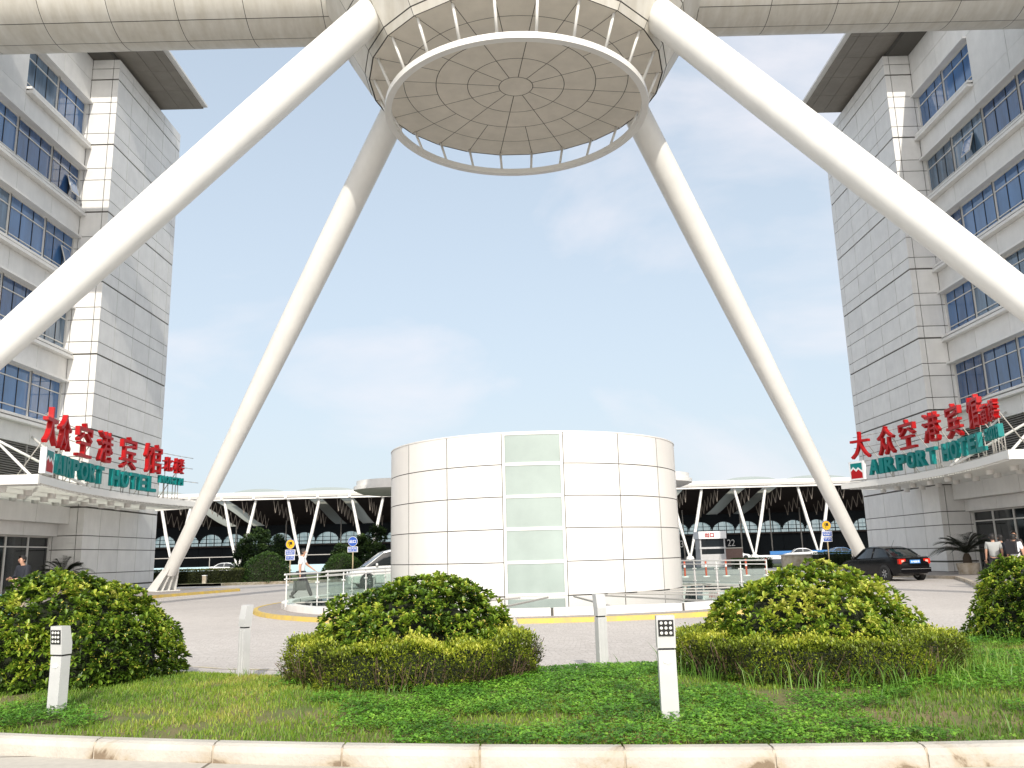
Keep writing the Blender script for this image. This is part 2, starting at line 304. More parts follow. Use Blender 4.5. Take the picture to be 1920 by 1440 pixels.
# front kerb of long stones
kb = MB(); segs = [-13+i*1.03+.34 for i in range(26)]
for a, b in zip(segs, segs[1:]):
    pr = [(0, -.02), (0, .085), (.02, .125), (.06, .14), (.15, .14), (.15, -.02)]
    ring = []
    for t in (0, .5, 1):
        x = a+.008+(b-a-.016)*t; y = kerb_y(x)-.03; ring.append([(x, y+p, z) for p, z in pr])
    vs = sum(ring, []); q = len(pr); fs = [(i*q+j, i*q+j+1, (i+1)*q+j+1, (i+1)*q+j) for i in (0, 1) for j in range(q-1)]+[tuple(range(q))[::-1], tuple(2*q+j for j in range(q))]
    kb.add(vs, fs)
    x = b; kb.box(x-.009, x+.009, kerb_y(x)-.018, kerb_y(x)+.11, -.02, .128, 1)
def kerbstain():
    m = bpy.data.materials.new('stained_kerb_stone'); m.use_nodes = True; t = m.node_tree; b = t.nodes['Principled BSDF']; b.inputs['Roughness'].default_value = .9
    c = t.nodes.new('ShaderNodeTexCoord'); n = t.nodes.new('ShaderNodeTexNoise'); n.inputs['Scale'].default_value = 1.5; n.inputs['Detail'].default_value = 8; n.inputs['Roughness'].default_value = .62; n.inputs['Distortion'].default_value = .8
    rr = t.nodes.new('ShaderNodeValToRGB'); e = rr.color_ramp.elements; e[0].position = .40; e[0].color = (.20, .15, .10, 1); e[1].position = .52; e[1].color = (.44, .41, .36, 1)
    x = e.new(.44); x.color = (.40, .34, .26, 1); x = e.new(.75); x.color = (.52, .49, .43, 1)
    t.links.new(c.outputs['Object'], n.inputs[0])
    sx = t.nodes.new('ShaderNodeSeparateXYZ'); t.links.new(c.outputs['Object'], sx.inputs[0])
    def mth(op, a, v=None, v2=None):
        q = t.nodes.new('ShaderNodeMath'); q.operation = op
        for k, val in enumerate((a, v, v2)):
            if val is None: continue
            if hasattr(val, 'links'): t.links.new(val, q.inputs[k])
            else: q.inputs[k].default_value = val
        return q.outputs[0]
    fx = mth('FRACT', mth('MULTIPLY', mth('ADD', sx.outputs[0], 13-.34), 1/1.03)); dj = mth('ABSOLUTE', mth('SUBTRACT', fx, .5))    # .5 at a joint, 0 mid-stone
    hgt = mth('MULTIPLY', sx.outputs[2], 1.1); v_ = mth('SUBTRACT', mth('ADD', n.outputs[0], mth('MULTIPLY_ADD', dj, -.36, .17)), mth('SUBTRACT', .08, hgt))
    t.links.new(v_, rr.inputs[0]); t.links.new(rr.outputs[0], b.inputs['Base Color'])
    n2 = t.nodes.new('ShaderNodeTexNoise'); n2.inputs['Scale'].default_value = 35; bb = t.nodes.new('ShaderNodeBump'); bb.inputs['Strength'].default_value = .35; bb.inputs['Distance'].default_value = .02
    t.links.new(c.outputs['Object'], n2.inputs[0]); t.links.new(n2.outputs[0], bb.inputs['Height']); t.links.new(bb.outputs[0], b.inputs['Normal']); return m
structure('kerb', kb, [kerbstain(), concrete])
# ---------------------------------------------------------------- the skybridge on four leaning legs
CX, CY = .47, 30.9
sb = thing('skybridge', 'white tubular skybridge with round soffit on four leaning legs above the plaza', 'skybridge', (CX, CY, 0))
def pol(rr, a, z): return (CX+rr*cos(a), CY+rr*sin(a), z)
mb = MB(); rb = [0, .70, 1.99, 3.28, 4.59, 5.93]; off = radians(7.5)
mb.lathe([(0, 20.46), (5.9, 20.46)], 24, (CX, CY, 0), 1, off, off+2*pi)
mb.lathe([(0.0, 20.41), (.685, 20.41)], 32, (CX, CY, 0), 0)
for i in range(1, 5):
    ns = 12 if i < 3 else 24
    for k in range(ns):
        a0 = off+2*pi*k/ns; a1 = a0+2*pi/ns; r0_, r1_ = rb[i]+.014, rb[i+1]-.014
        if i == 4:
            def fn(q, a, a0=a0, a1=a1):
                rr = rb[4]+.014 if q == 0 else rb[5]*cos((a1-a0)/2)/cos(a-(a0+a1)/2)
                g = .014/rr; a = a0+g+(a-a0)/(a1-a0)*(a1-a0-2*g); return pol(rr, a, 20.41)
            mb.patch(fn, 0, 1, a0, a1, 1, 3)
        else:
            def fn(rr, a, a0=a0, a1=a1):
                g = .014/rr; a = a0+g+(a-a0)/(a1-a0)*(a1-a0-2*g); return pol(rr, a, 20.41)
            mb.patch(fn, r0_, r1_, a0, a1, 1, 6)
mb.build('soffit', [soffit, joint], sb)
mb = MB(); rows = [(5.98, 20.40, 6.12, 20.66), (6.15, 20.69, 7.0, 22.1), (7.02, 22.14, 7.75, 23.4), (7.76, 23.44, 7.9, 25.2), (7.9, 25.24, 7.9, 27.6)]
for r1, z1, r2, z2 in rows:
    for k in range(24):
        a0 = off+radians(15)*k; a1 = a0+radians(15); g = .012/r1
        mb.add([pol(r1, a0+g, z1), pol(r1, a1-g, z1), pol(r2, a1-g, z2), pol(r2, a0+g, z2)], [(0, 1, 2, 3)])
mb.lathe([(5.93, 20.43), (6.1, 20.67), (6.96, 22.1), (7.7, 23.4), (7.84, 25.2), (7.84, 27.6), (0, 28.6)], 24, (CX, CY, 0), 1, off, off+2*pi)
mb.build('hub_shell', [tubew, joint], sb)
TZ, TR = 24.9, 2.0
for s_, js in ((-1, [-7.3, -10.45, -13.2, -15.95, -18.7, -21.45, -24.2]), (1, [8.0, 10.95, 13.65, 16.15, 18.7, 21.4, 24.1])):
    mb = MB(); n = 12; r_in = TR-.03
    ring = lambda x, rr: [(x, CY+rr*sin(2*pi*j/48), TZ-rr*cos(2*pi*j/48)) for j in range(48)]
    xe = [js[0]-s_*1.2, js[-1]]; mb.add(ring(xe[0], r_in)+ring(xe[1], r_in), [(j, (j+1) % 48, 48+(j+1) % 48, 48+j) for j in range(48)], 1)
    jj = [js[0]-s_*1.0]+js
    for a, b in zip(jj, jj[1:]):
        for k in range(n):
            g = .014/TR; f0 = 2*pi*k/n+g; f1 = 2*pi*(k+1)/n-g
            mb.patch(lambda uu, t: (uu, CY+TR*sin(t), TZ-TR*cos(t)), a+s_*.013, b-s_*.013, f0, f1, 1, 5)
    mb.build('walkway_tube', [tubew, joint], sb, smooth=True)
legs = [((-5, 27.5, 21.4), (-17.7, 17.7, 0)), ((5.83, 27.5, 21.1), (18.1, 17.2, 0)), ((-5, 34.3, 21.4), (-18.6, 44.3, .12)), ((5.8, 34.3, 21.4), (18.55, 44.6, .12))]
for t, ft in legs:
    t = Vector(t); ft = Vector(ft); d = (ft-t); top = t-d.normalized()*1.6
    P = lambda s: t+d*s
    mb = MB(); ss = [0, .12, .25, .4, .5, .6, .7, .8, .9, .955]; rr = [.62, .62, .61, .57, .53, .475, .42, .375, .345, .335]
    mb.tube([top]+[P(s) for s in ss], [.62]+rr, 48); lg = mb.build('leg', legw, sb, smooth='auto')
    fb = MB(); e = P(.95); hd = Vector((d.x, d.y, 0)).normalized(); sdv = Vector((-hd.y, hd.x, 0)); gz0 = ft.z+.003
    for q in (-.5, -.17, .17, .5):
        c0 = P(.945)+sdv*q*.5; base = Vector((ft.x, ft.y, gz0))+sdv*q*1.1
        a, b_ = base-hd*.5, base+hd*.42; t1 = c0-hd*.28; t2 = c0+hd*.28
        w_ = sdv*.025; vs = [a-w_, b_-w_, t2-w_, t1-w_, a+w_, b_+w_, t2+w_, t1+w_]
        fb.add(vs, [(0, 1, 2, 3), (7, 6, 5, 4), (0, 4, 5, 1), (1, 5, 6, 2), (2, 6, 7, 3), (3, 7, 4, 0)])
    fb.obox((ft.x, ft.y, gz0+.02), (1.4, 1.4, .04), Matrix.Rotation(math.atan2(hd.y, hd.x), 3, 'Z'))
    root = sb.location; o = fb.build('foot_fins', legw, None); o.parent = lg
    for v in o.data.vertices: v.co -= root
HR, HZ = 5.2, 19.15
mb = MB(); mb.lathe([(HR-.13, HZ-.12), (HR+.13, HZ-.12), (HR+.13, HZ+.12), (HR-.13, HZ+.12), (HR-.13, HZ-.12)], 96, (CX, CY, 0)); mb.build('hoop', white, sb, smooth='auto')
for k in range(24):
    a = off+radians(15)*k; MB().tube([pol(HR+.05, a, HZ+.1), pol(5.78, a, 20.44)], .055, 8).build('hanger_rod', white, sb, smooth=True)
# ---------------------------------------------------------------- rotunda
RX, RY, RR = .72, 32.4, 5.48
ro = thing('rotunda', 'round cream panelled stair pavilion with a strip of frosted windows', 'pavilion', (RX, RY, .2))
dzr = [.22, 1.27, 2.32, 3.36, 4.41, 5.46]; da = 2*pi/17
mb = MB(); wb = MB()
def rp_(rr, a, z): return (RX+rr*sin(a), RY-rr*cos(a), z)      # a=0 faces the camera
a_off = radians(-1.2)
mb.lathe([(RR-.03, .1), (RR-.03, 5.42), (0, 5.42)], 96, (RX, RY, 0), 1)
for k in range(17):
    a0 = a_off+(k-.5)*da; a1 = a0+da
    if k == 0: continue
    for i in range(5):
        g = .015/RR
        mb.patch(lambda a, z: rp_(RR, a, z), a0+g, a1-g, dzr[i]+.014, dzr[i+1]-.014, 6, 1)
mb.build('panelled_drum', [creamp, joint], ro, smooth=True)
cp = MB(); cp.lathe([(RR-.28, 5.40), (RR-.28, 5.475), (RR+.015, 5.475), (RR+.015, 5.435)], 96, (RX, RY, 0)); cp.build('coping', creamp, ro, smooth='auto')
g = .015/RR; a0 = a_off-.5*da+g; a1 = a_off+.5*da-g; fr_ = MB(); wd = .09/RR
for z in dzr:
    zz0, zz1 = (z-.05, z+.05) if z not in (dzr[0], dzr[-1]) else ((z, z+.08) if z == dzr[0] else (z-.09, z-.02))
    fr_.patch(lambda a, q: rp_(RR+.01, a, q), a0, a1, zz0, zz1, 6, 1); fr_.patch(lambda a, q: rp_(q, a, zz1), a0, a1, RR-.03, RR+.01, 6, 1); fr_.patch(lambda a, q: rp_(q, a, zz0), a0, a1, RR-.03, RR+.01, 6, 1)
for a in (a0, a1-wd): fr_.patch(lambda t, q: rp_(RR+.013, t, q), a, a+wd, dzr[0], dzr[-1]-.02, 1, 1)
win = fr_.build('window_strip', white, ro)
for i in range(5):
    o = MB().patch(lambda a, q: rp_(RR-.012, a, q), a0+wd, a1-wd, dzr[i]+.05, dzr[i+1]-.05, 6, 1).build('pane', frost, None, smooth=True); o.parent = win
    for v in o.data.vertices: v.co -= ro.location
# glass deck round the rotunda
dk = thing('skylight_deck', 'low round glass skylight with pale stone kerb around the rotunda', 'skylight', (LC[0], LC[1], .1))
DR = 8.3; mb = MB(); nb = 16
for k in range(nb):
    a0 = 2*pi*k/nb+.004; a1 = 2*pi*(k+1)/nb-.004
    P2 = lambda rr, a, z: (LC[0]+rr*cos(a), LC[1]+rr*sin(a), z)
    mb.patch(lambda a, z: P2(DR, a, z), a0, a1, .101, .27, 6, 1); mb.patch(lambda a, q: P2(q, a, .27), a0, a1, DR-.32, DR, 6, 1); mb.patch(lambda a, z: P2(DR-.32, a, z), a1, a0, .2, .27, 6, 1)
mb.lathe([(DR-.02, .101), (DR-.02, .262), (DR-.3, .262)], 96, (LC[0], LC[1], 0), 1); mb.build('kerb_ring', [creamp, joint], dk)
gl = MB(); gl.lathe([(0, .215), (DR-.3, .215)], 64, (LC[0], LC[1], 0)); gl.build('glass_top', deckglass, dk)
bm = MB()
for k in range(16):
    a = 2*pi*(k+.5)/16; bm.bar(P2(DR-.33, a, .222), P2(2.2, a+.25, .222), .07, .03)
bm.build('glazing_bars', pole_m, dk)
# glass railings
def railing(label, p0, p1, n, zt=1.12, zb=.215):
    p0 = Vector((*p0, 0)); p1 = Vector((*p1, 0)); t = thing('glass_railing', label, 'railing', (p0.x, p0.y, zb), 0, 'glass railings on the skylight deck')
    d = (p1-p0).normalized(); up = Vector((0, 0, 1)); nn = Vector((-d.y, d.x, 0))
    for z, rr in ((zt, .026), (zt-.13, .02)): MB().tube([p0-d*.12+up*z, p1+up*z], rr, 10).build('handrail', steel, t, smooth='auto')
    for i in range(n+1):
        p = p0+(p1-p0)*i/n; MB().tube([p+up*(zb+.002), p+up*zt], .02, 8).build('post', steel, t, smooth='auto')
        if i < n:
            q = p+d*.08; q2 = p0+(p1-p0)*(i+1)/n-d*.08
            pb = MB().bar(q+up*(zb+zt-.2)/2+up*.03, q2+up*(zb+zt-.2)/2+up*.03, .012, zt-.3-zb).build('glass_panel', railglass, t)
            for e in (q, q2):
                for zz in (zb+.15, zt-.3):
                    c = MB().tube([e+up*zz-nn*.03, e+up*zz+nn*.03], .03, 8).build('clamp', steel, None); c.parent = pb
                    for v in c.data.vertices: v.co -= t.location
    return t
railing('steel and glass railing in front of the walking man left of the rotunda', (-6.6, 24.3), (-5.15, 33.2), 4)
railing('farther short glass railing left of the rotunda beside the silver van', (-6.6, 29.6), (-5.0, 34.5), 3)
railing('glass railing right of the rotunda running toward the black car', (6.3, 34.0), (8.55, 29.0), 4)
# ---------------------------------------------------------------- hotels
louvm = mat('grey_louvre', (.30, .29, .27), .5)
def hotel(s, x0, y0, y1, yn, dz, lab, canopy_path, words, small, smallen, chars_s, lab2, lab3):
    X = lambda d: x0+s*d
    h = thing('hotel', lab, 'building', (X(6), (y0+yn)/2, 0))
    B = [.46+3.93*k+dz for k in range(8)]; top = 29.2+dz
    # --- pier tower
    mb = MB(); mb.box(X(.05), X(12), y0+.05, y1, 0, top-.03, 1)
    ys = [y0+(y1-y0)*t for t in (0, .2, .447, .70, .93, 1)]; ds = [0, .33, 1.5, 1.9]
    zs = [.12]
    for b in B:
        for o_ in (0, .67, 1.85, 2.53): zs.append(b+o_)
    zs = [z for z in zs if z < top-.5]+[top]
    for i, (z0, z1) in enumerate(zip(zs, zs[1:])):
        lo = .045 if any(abs(z0-b) < .01 for b in B) else .021; hi = .045 if any(abs(z1-b) < .01 for b in B) else .021
        for a, b in zip(ys, ys[1:]): mb.box(X(0), X(.05), a+(.02 if a > y0 else 0), b-.02, z0+lo, z1-hi)
        for a, b in zip(ds, ds[1:]): mb.box(X(a+(.02 if a > 0 else .051)), X(b-.02), y0, y0+.05, z0+lo, z1-hi)
    for a in range(6): mb.box(X(.06+a*2), X(.06+a*2+1.98), y1, y1+.05, .12, top)
    mb.build('pier_tower', [stone, joint], h)
    # --- long window wall
    wl = MB(); wl.box(X(2.0), X(12), yn, y0+.04, 0, top-.05, 1)
    bays = [y0-.02, y0-2.68]; 
    while bays[-1] > yn+2.9: bays.append(bays[-1]-2.93)
    ye = bays[-1]
    def wallrow(z0, z1, d=1.5, ya=y0-.02, yb=ye, m=0):
        q = [b for b in bays if yb-.01 <= b <= ya+.01]
        for a, b in zip(q, q[1:]): wl.box(X(d), X(d+.5), b+.012, a-.012, z0, z1, m)
    ws = B[2:7]   # storeys with ribbon windows
    for k, b in enumerate(ws):
        last = k == 4
        yb = bays[2] if last else ye
        zn = (ws[k+1]-.25) if k < 4 else top
        wallrow(b+2.56, zn-(.01 if k < 4 else 1.3)); 
        if last:
            wallrow(top-1.28, top)
            for a, c in zip(bays[2:], bays[3:]): wl.box(X(1.5), X(2.0), c+.012, a-.012, b-.25, b+2.54)
        for i, (a, c) in enumerate(zip(bays, bays[1:])):
            if last and i > 1: break
            fm = MB(); z0, z1 = b+.10, b+2.45; fd = 1.72
            for zz in (z0, z0+.42, z1-.62, z1-.05): fm.box(X(fd), X(fd+.06), c+.04, a-.04, zz, zz+.05)
            fm.box(X(fd-.04), X(fd+.07), a-.045, a+.035, z0, z1); fm.box(X(fd-.04), X(fd+.07), c-.03, c+.04, z0, z1)
            n = 3 if i else 3
            for q in range(1, n): yy = a+(c-a)*q/n; fm.box(X(fd+.02), X(fd+.06), yy-.015, yy+.015, z0+.05, z1-.05, 1)
            wn = fm.build('window', [frame, black], h)
            pn = MB().box(X(fd+.045), X(fd+.055), c+.04, a-.04, z0+.02, z1-.02).build('pane', (blueglass, blueglass2, blueglass3)[(k*5+i*3+(s > 0)) % 7 % 3], None); pn.parent = wn
            for v in pn.data.vertices: v.co -= h.location
            if (s, k, i) in ((-1, 3, 0), (1, 3, 1), (-1, 2, 0)):
                R = Matrix.Rotation(s*radians(17), 3, 'Y'); cc = Vector((X(fd-.17), a-(.45 if i == 0 else 1.25)+(c-a)*.12, z0+1.05))
                ob = MB().obox(cc, (.04, .8, 1.0), R); ob.obox(cc+Vector((-s*.012, 0, 0)), (.03, .7, .9), R, 1); oo = ob.build('open_vent', [frame, blueglass], None); oo.parent = wn
                for v in oo.data.vertices: v.co -= h.location
        lg = MB()
        for d, za, zb in ((1.18, -.25, -.10), (1.24, -.02, .10)): lg.box(X(d), X(1.8), yb, y0-.004, b+za, b+zb)
        lg.box(X(1.45), X(1.8), yb, y0-.006, b-.10, b-.02, 1); lg.box(X(1.30), X(1.8), yb, y0-.005, b+2.45, b+2.55)
        lg.build('window_ledge', [stone, joint], h)
    wallrow(7.2+dz, ws[0]-.26); wallrow(4.42+dz, 5.55+dz)
    wl.box(X(1.7), X(1.75), ye, y0-.02, 5.5+dz, 7.25+dz, 1)
    wl.build('facade_wall', [stone, joint], h)
    lv = MB()
    for q in range(15): lv.obox((X(1.6), (ye+y0)/2, 5.62+dz+q*.108), (.12, y0-ye-.06, .012), Matrix.Rotation(s*radians(-35), 3, 'Y'))
    for yy in bays: lv.box(X(1.55), X(1.62), yy-.05-.02, yy-.0, 5.56+dz, 7.19+dz)
    lv.build('louvre_band', louvm, h)
    ef = MB()
    yy = y0-.01
    while yy > ye+.1:
        y2 = max(yy-2.9, ye); ef.box(X(.72), X(1.9), y2+.012, yy-.012, 3.57+dz, 4.38+dz); ef.box(X(1.25), X(2.1), y2+.012, yy-.012, 2.97+dz, 3.56+dz); yy = y2
    ef.build('entrance_fascia', stone, h)
    eg = MB(); yy = y0-.02; k = 0
    eg.box(X(1.62), X(1.72), ye, y0-.02, 2.9+dz, 2.965+dz); eg.box(X(1.62), X(1.7), ye, y0-.02, 2.42+dz, 2.48+dz)
    while yy > ye: eg.box(X(1.60), X(1.71), yy-.07, yy, .13, 2.965+dz); yy -= 1.75
    e2 = eg.build('entrance_glazing', frame, h)
    pn = MB().box(X(1.66), X(1.69), ye, y0-.03, .13, 2.95+dz).build('pane', darkglass, None); pn.parent = e2
    for v in pn.data.vertices: v.co -= h.location
    # --- oversailing roof plate
    rf = MB(); xa, xb, ya, yb2 = -2.45, 4.0, y0-4, y1-2.7
    rf.box(X(xa+.02), X(xb), ya+.02, yb2-.02, top+.36, top+.60, 1)
    qx = [xa, -.35, 1.8, 4.0]; qx = [xa, xa+.5, -.98, 0.4, 1.8, 4.0]; qy = [yb2-2.05*i for i in range(5)]+[ya]
    for a, b in zip(qx, qx[1:]):
        for c, d in zip(qy, qy[1:]): rf.box(X(a+.012), X(b-.012), d+.012, c-.012, top+.30, top+.36)
    rf.box(X(xa-.28), X(xa+.1), ya, yb2+.05, top+.37, top+.5, 2); rf.box(X(xa-.02), X(xb), yb2, yb2+.05, top+.29, top+.62, 0)
    rf.box(X(.3), X(3.5), ya+.5, yb2-.6, top-.02, top+.3, 1)
    rf.build('roof', [mat('dark_roof_underside', (.27, .25, .22), .7, noise=.15, nscale=1.4), joint, stone], h)
    # --- entrance canopy: fascia, slats, beams, down-lights and tie rods
    cn = thing('entrance_canopy', lab2, 'canopy', (X(0), (y0+30)/2, 4.3))
    path = [Vector((*p, 0)) for p in canopy_path]
    def at(sv):
        for a, b in zip(path, path[1:]):
            l = (b-a).length
            if sv <= l: return a+(b-a)*sv/l
            sv -= l
        return path[-1]
    tot = sum((b-a).length for a, b in zip(path, path[1:]))
    pts = [at(tot*i/30) for i in range(31)]
    # smooth the polyline
    for _ in range(3): pts = [pts[0]]+[(pts[i-1]+pts[i]*2+pts[i+1])/4 for i in range(1, 30)]+[pts[-1]]
    fm = MB(); zt, zb_ = 4.93, 4.62
    for a, b in zip(pts, pts[1:]): fm.bar(a+Vector((0, 0, (zt+zb_)/2)), b+Vector((0, 0, (zt+zb_)/2)), .12, zt-zb_)
    fm.box(pts[0].x-.06*s, X(1.45), pts[0].y-.06, pts[0].y+.06, zb_-.04, zt+.01)
    e = pts[-1]; fm.bar((e.x, e.y, 4.76), (X(-.1), min(e.y+1.5, y1-.2), 4.72), .12, .26)
    fm.build('fascia', white, cn)
    sm = MB()
    for i in range(1, 30):
        p = pts[i]; xe = X(1.45) if p.y < y0 else X(-.02)
        sm.box(p.x+s*.05, xe, p.y-.075, p.y+.075, 4.56, 4.64)
        q = (pts[i]+pts[i-1])/2; xe = X(1.45) if q.y < y0-.1 else X(-.02)
        sm.box(q.x+s*.05, xe, q.y-.075, q.y+.075, 4.56, 4.64)
    sm.build('slats', white, cn)
    tp = MB()
    for a, b in zip(pts, pts[1:]):
        if abs(a.x-X(0)) < .2: continue
        xe = X(1.4) if b.y < y0 else X(-.01)
        tp.add([(a.x, a.y, 4.84), (b.x, b.y, 4.84), (xe, b.y, 4.86), (xe, a.y, 4.86)], [(0, 1, 2, 3)])
    tp.build('canopy_glass', railglass, cn)
    bmb = MB()
    for dd in (1.0, -.4, -1.7): 
        for a, b in zip(pts[:-1], pts[1:]):
            if (a.x-X(dd))*s < -.15 and (b.y < y0-.1 or dd < 0): bmb.box(X(dd)-.05, X(dd)+.05, a.y, b.y, 4.65, 4.80)
    bmb.build('canopy_beams', white, cn)
    yq = pts[0].y+.7
    while yq < y0+3:
        for dd in (1.0, -.4, -1.7):
            px_ = min(pts, key=lambda p: abs(p.y-yq)).x
            if (px_-X(dd))*s < -.3 and (yq < y0-.3 or dd < 0):
                MB().lathe([(0, 4.36), (.15, 4.36), (.17, 4.6), (0, 4.6)], 12, (X(dd), yq, 0)).build('down_light', creamp, cn, smooth='auto')
        yq += 1.75
    rd = MB()
    for pa, pb in (((X(-2.9), pts[0].y+.6, 4.9), (X(1.5), pts[0].y+3.8, 7.6)), ((X(-2.9), pts[0].y+4.6, 4.9), (X(1.5), pts[0].y+1.6, 7.7)), ((X(-2.6), pts[0].y+5.6, 4.9), (X(1.5), pts[0].y+7.8, 7.6))):
        rd.tube([pa, pb], .055, 8)
    rd.build('tie_rods', white, cn, smooth=True)
    # --- rooftop letters on the canopy edge
    sg = thing('hotel_sign', lab3, 'sign', (pts[12].x, pts[12].y, 4.95))
    def tangent(sv):
        a = at(max(sv-.5, 0)); b = at(min(sv+.5, tot)); return (b-a).normalized()
    def put(txt, s0, s1, z0, z1, m, depth=.22, bold=.03, bevel=0):
        c = (s0+s1)/2; p = at(c); t = tangent(c)
        right = t if s < 0 else -t
        nrm = Vector((right.y, -right.x, 0)); wd_ = abs(s1-s0)
        tb = textfit(txt, wd_, z1-z0, depth, bold, bevel)
        tb.build('letter', m, sg, xf=upright(p+Vector((0, 0, z0))-nrm*.05, right, nrm))
        bk = MB(); bk.tube([p+Vector((0, 0, 4.93))-nrm*.08, p+Vector((0, 0, z1-.2))-nrm*.08], .022, 6); bk.v and supports.add(bk.v, bk.f)
    supports = MB()
    for txt, sa, sb_, z0, z1 in words:
        n = len(txt); wtab = [.45 if ch == 'I' else 1 for ch in txt]; tw = sum(wtab); cur = sa; st = (sb_-sa)/tw
        for ch, ww in zip(txt, wtab):
            put(ch, cur+st*ww*.09, cur+st*ww*.91, z0, z1, teal, .2, .036); cur += st*ww
    for ch, sa, sb_, z0, z1 in chars_s:
        md_ = (sb_-sa)*.04; put(ch, sa+md_, sb_-md_, z0+.03, z1, red, .20, .004)
    for z in (5.0, 6.0, 6.75, 7.35):
        for i in range(1, len(pts)-2 if z < 6.5 else len(pts)-3):
            a, b = pts[i], pts[i+1]; t = (b-a).normalized(); nrm = Vector((t.y, -t.x, 0))*(1 if s < 0 else -1)
            supports.tube([a+Vector((0, 0, z))-nrm*.1, b+Vector((0, 0, z))-nrm*.1], .018, 6)
    for i in range(2, 28, 4):
        p = pts[i]; supports.tube([(p.x, p.y, 6.9), (p.x+s*1.3, p.y, 4.92)], .025, 6)
    supports.build('support_frame', pole_m, sg, smooth=True)
    # emblem box
    sv = words[0][1] + (-.75 if s < 0 else .72); p = at(sv); t = tangent(sv); right = t if s < 0 else -t; nrm = Vector((right.y, -right.x, 0))
    xf = upright(p+Vector((0, 0, 5.02)), right, nrm); em = MB(); em.box(-.47, .47, 0, 1.0, -.08, .14)
    eo = em.build('emblem', white_s, sg, xf=xf)
    zg = [(-.38, .52), (-.2, .66), (-.02, .5), (.12, .62), (.38, .42)]
    up_ = MB(); up_.add([(x, y+.06, .145) for x, y in zg]+[(.38, .9, .145), (-.38, .9, .145)], [tuple(range(7))]); dn = MB(); dn.add([(x, y-.06, .145) for x, y in zg][::-1]+[(-.38, .08, .145), (.38, .08, .145)], [tuple(range(7))])
    for mbx, mm in ((up_, teal), (dn, red)):
        o = mbx.build('emblem_shape', mm, None, xf=xf); o.parent = eo
        for v in o.data.vertices: v.co -= sg.location
PL = [(-18, 31.2), (-18.8, 35), (-19.1, 39), (-19.0, 42.5), (-18.6, 45.3), (-17.9, 48)]
PR = [(18.7, 31.2), (19.4, 34.5), (19.8, 38.5), (19.6, 41.5), (19.1, 44), (18.1, 46)]
hotel(-1, -21.45, 41.5, 50, 22, 0, 'tall pale stone hotel wing with blue ribbon windows on the left', PL,
      [('AIRPORT', 1.5, 7.0, 5.15, 5.95), ('HOTEL', 7.8, 12.35, 5.18, 5.98), ('NORTH', 12.6, 14.85, 5.72, 6.12)], None, None,
      [('大', .05, 1.45, 6.15, 7.65), ('众', 1.7, 3.2, 6.13, 7.63), ('空', 4.0, 5.5, 6.12, 7.65), ('港', 6.2, 7.8, 6.15, 7.6), ('宾', 8.6, 10.2, 6.08, 7.7), ('馆', 11.1, 12.75, 6.12, 7.68), ('北', 12.9, 13.8, 6.35, 7.15), ('楼', 13.95, 14.9, 6.32, 7.18)],
      'white slatted canopy with curved edge over the left hotel entrance', 'red and teal letter sign on the left hotel canopy ending in NORTH')
hotel(1, 22.0, 43.3, 52.7, 22, .17, 'tall pale stone hotel wing with blue ribbon windows on the right', PR,
      [('AIRPORT', 13.25, 7.35, 5.2, 6.0), ('HOTEL', 6.75, 2.2, 5.2, 6.0), ('SOUTH', 2.0, .3, 5.5, 6.0)], None, None,
      [('大', 14.3, 12.95, 6.12, 7.6), ('众', 12.3, 10.85, 6.08, 7.6), ('空', 10.5, 9.0, 6.15, 7.65), ('港', 8.4, 6.8, 6.2, 7.62), ('宾', 5.95, 4.4, 6.08, 7.62), ('馆', 3.75, 2.2, 6.2, 7.58), ('南', 2.1, 1.3, 6.2, 7.0), ('楼', 1.2, .4, 6.2, 7.03)],
      'white slatted canopy with curved edge over the right hotel entrance', 'red and teal letter sign on the right hotel canopy ending in SOUTH')
# ---------------------------------------------------------------- vegetation
def leaves_np(P, D, ln, wd, fold=.25, droop=0.0, roll=None):
    """P (n,3) bases, D (n,3) unit directions -> 6 verts / 2 quads per leaf"""
    n = len(P); up = np.tile([0, 0, 1.0], (n, 1)); sd_ = np.cross(D, up); nl = np.linalg.norm(sd_, axis=1, keepdims=True); sd_ = np.where(nl < .05, [[1, 0, 0]], sd_/np.maximum(nl, 1e-6))
    nm = np.cross(sd_, D)
    if roll is not None:
        c = np.cos(roll)[:, None]; s_ = np.sin(roll)[:, None]; sd_, nm = sd_*c+nm*s_, nm*c-sd_*s_
    ln = np.asarray(ln)[:, None]*np.ones((n, 1)); wd = np.asarray(wd)[:, None]*np.ones((n, 1))
    dz = np.array([[0, 0, -1.0]])*droop*ln
    v = np.stack([P, P+D*ln*.45-sd_*wd*.42+nm*wd*fold, P+D*ln*.82-sd_*wd*.45+nm*wd*fold+dz*.5, P+D*ln+dz, P+D*ln*.82+sd_*wd*.45+nm*wd*fold+dz*.5, P+D*ln*.45+sd_*wd*.42+nm*wd*fold], 1)
    b = np.arange(n)[:, None]*6
    q = np.concatenate([b+np.array([[0, 1, 2, 3]]), b+np.array([[0, 3, 4, 5]])]); return v.reshape(-1, 3), q
def unit(a): return a/np.maximum(np.linalg.norm(a, axis=-1, keepdims=True), 1e-9)
def hemi(n, rx, ry, rz, rg, zmin=-.05, lump=.06, seed=0):
    z = rg.uniform(zmin, 1, n); a = rg.uniform(0, 2*pi, n); rr = np.sqrt(np.maximum(1-z*z, 0)); d = np.stack([rr*np.cos(a), rr*np.sin(a), z], 1)
    l = 1+lump*(np.sin(d[:, 0]*5+seed)*np.cos(d[:, 1]*6+seed*2)+np.sin(d[:, 2]*7+seed*3+d[:, 0]*4)*.8+.6*np.sin(d[:, 1]*13+seed+d[:, 0]*9))
    return d*l[:, None]*[rx, ry, rz], unit(d/[rx, ry, rz])
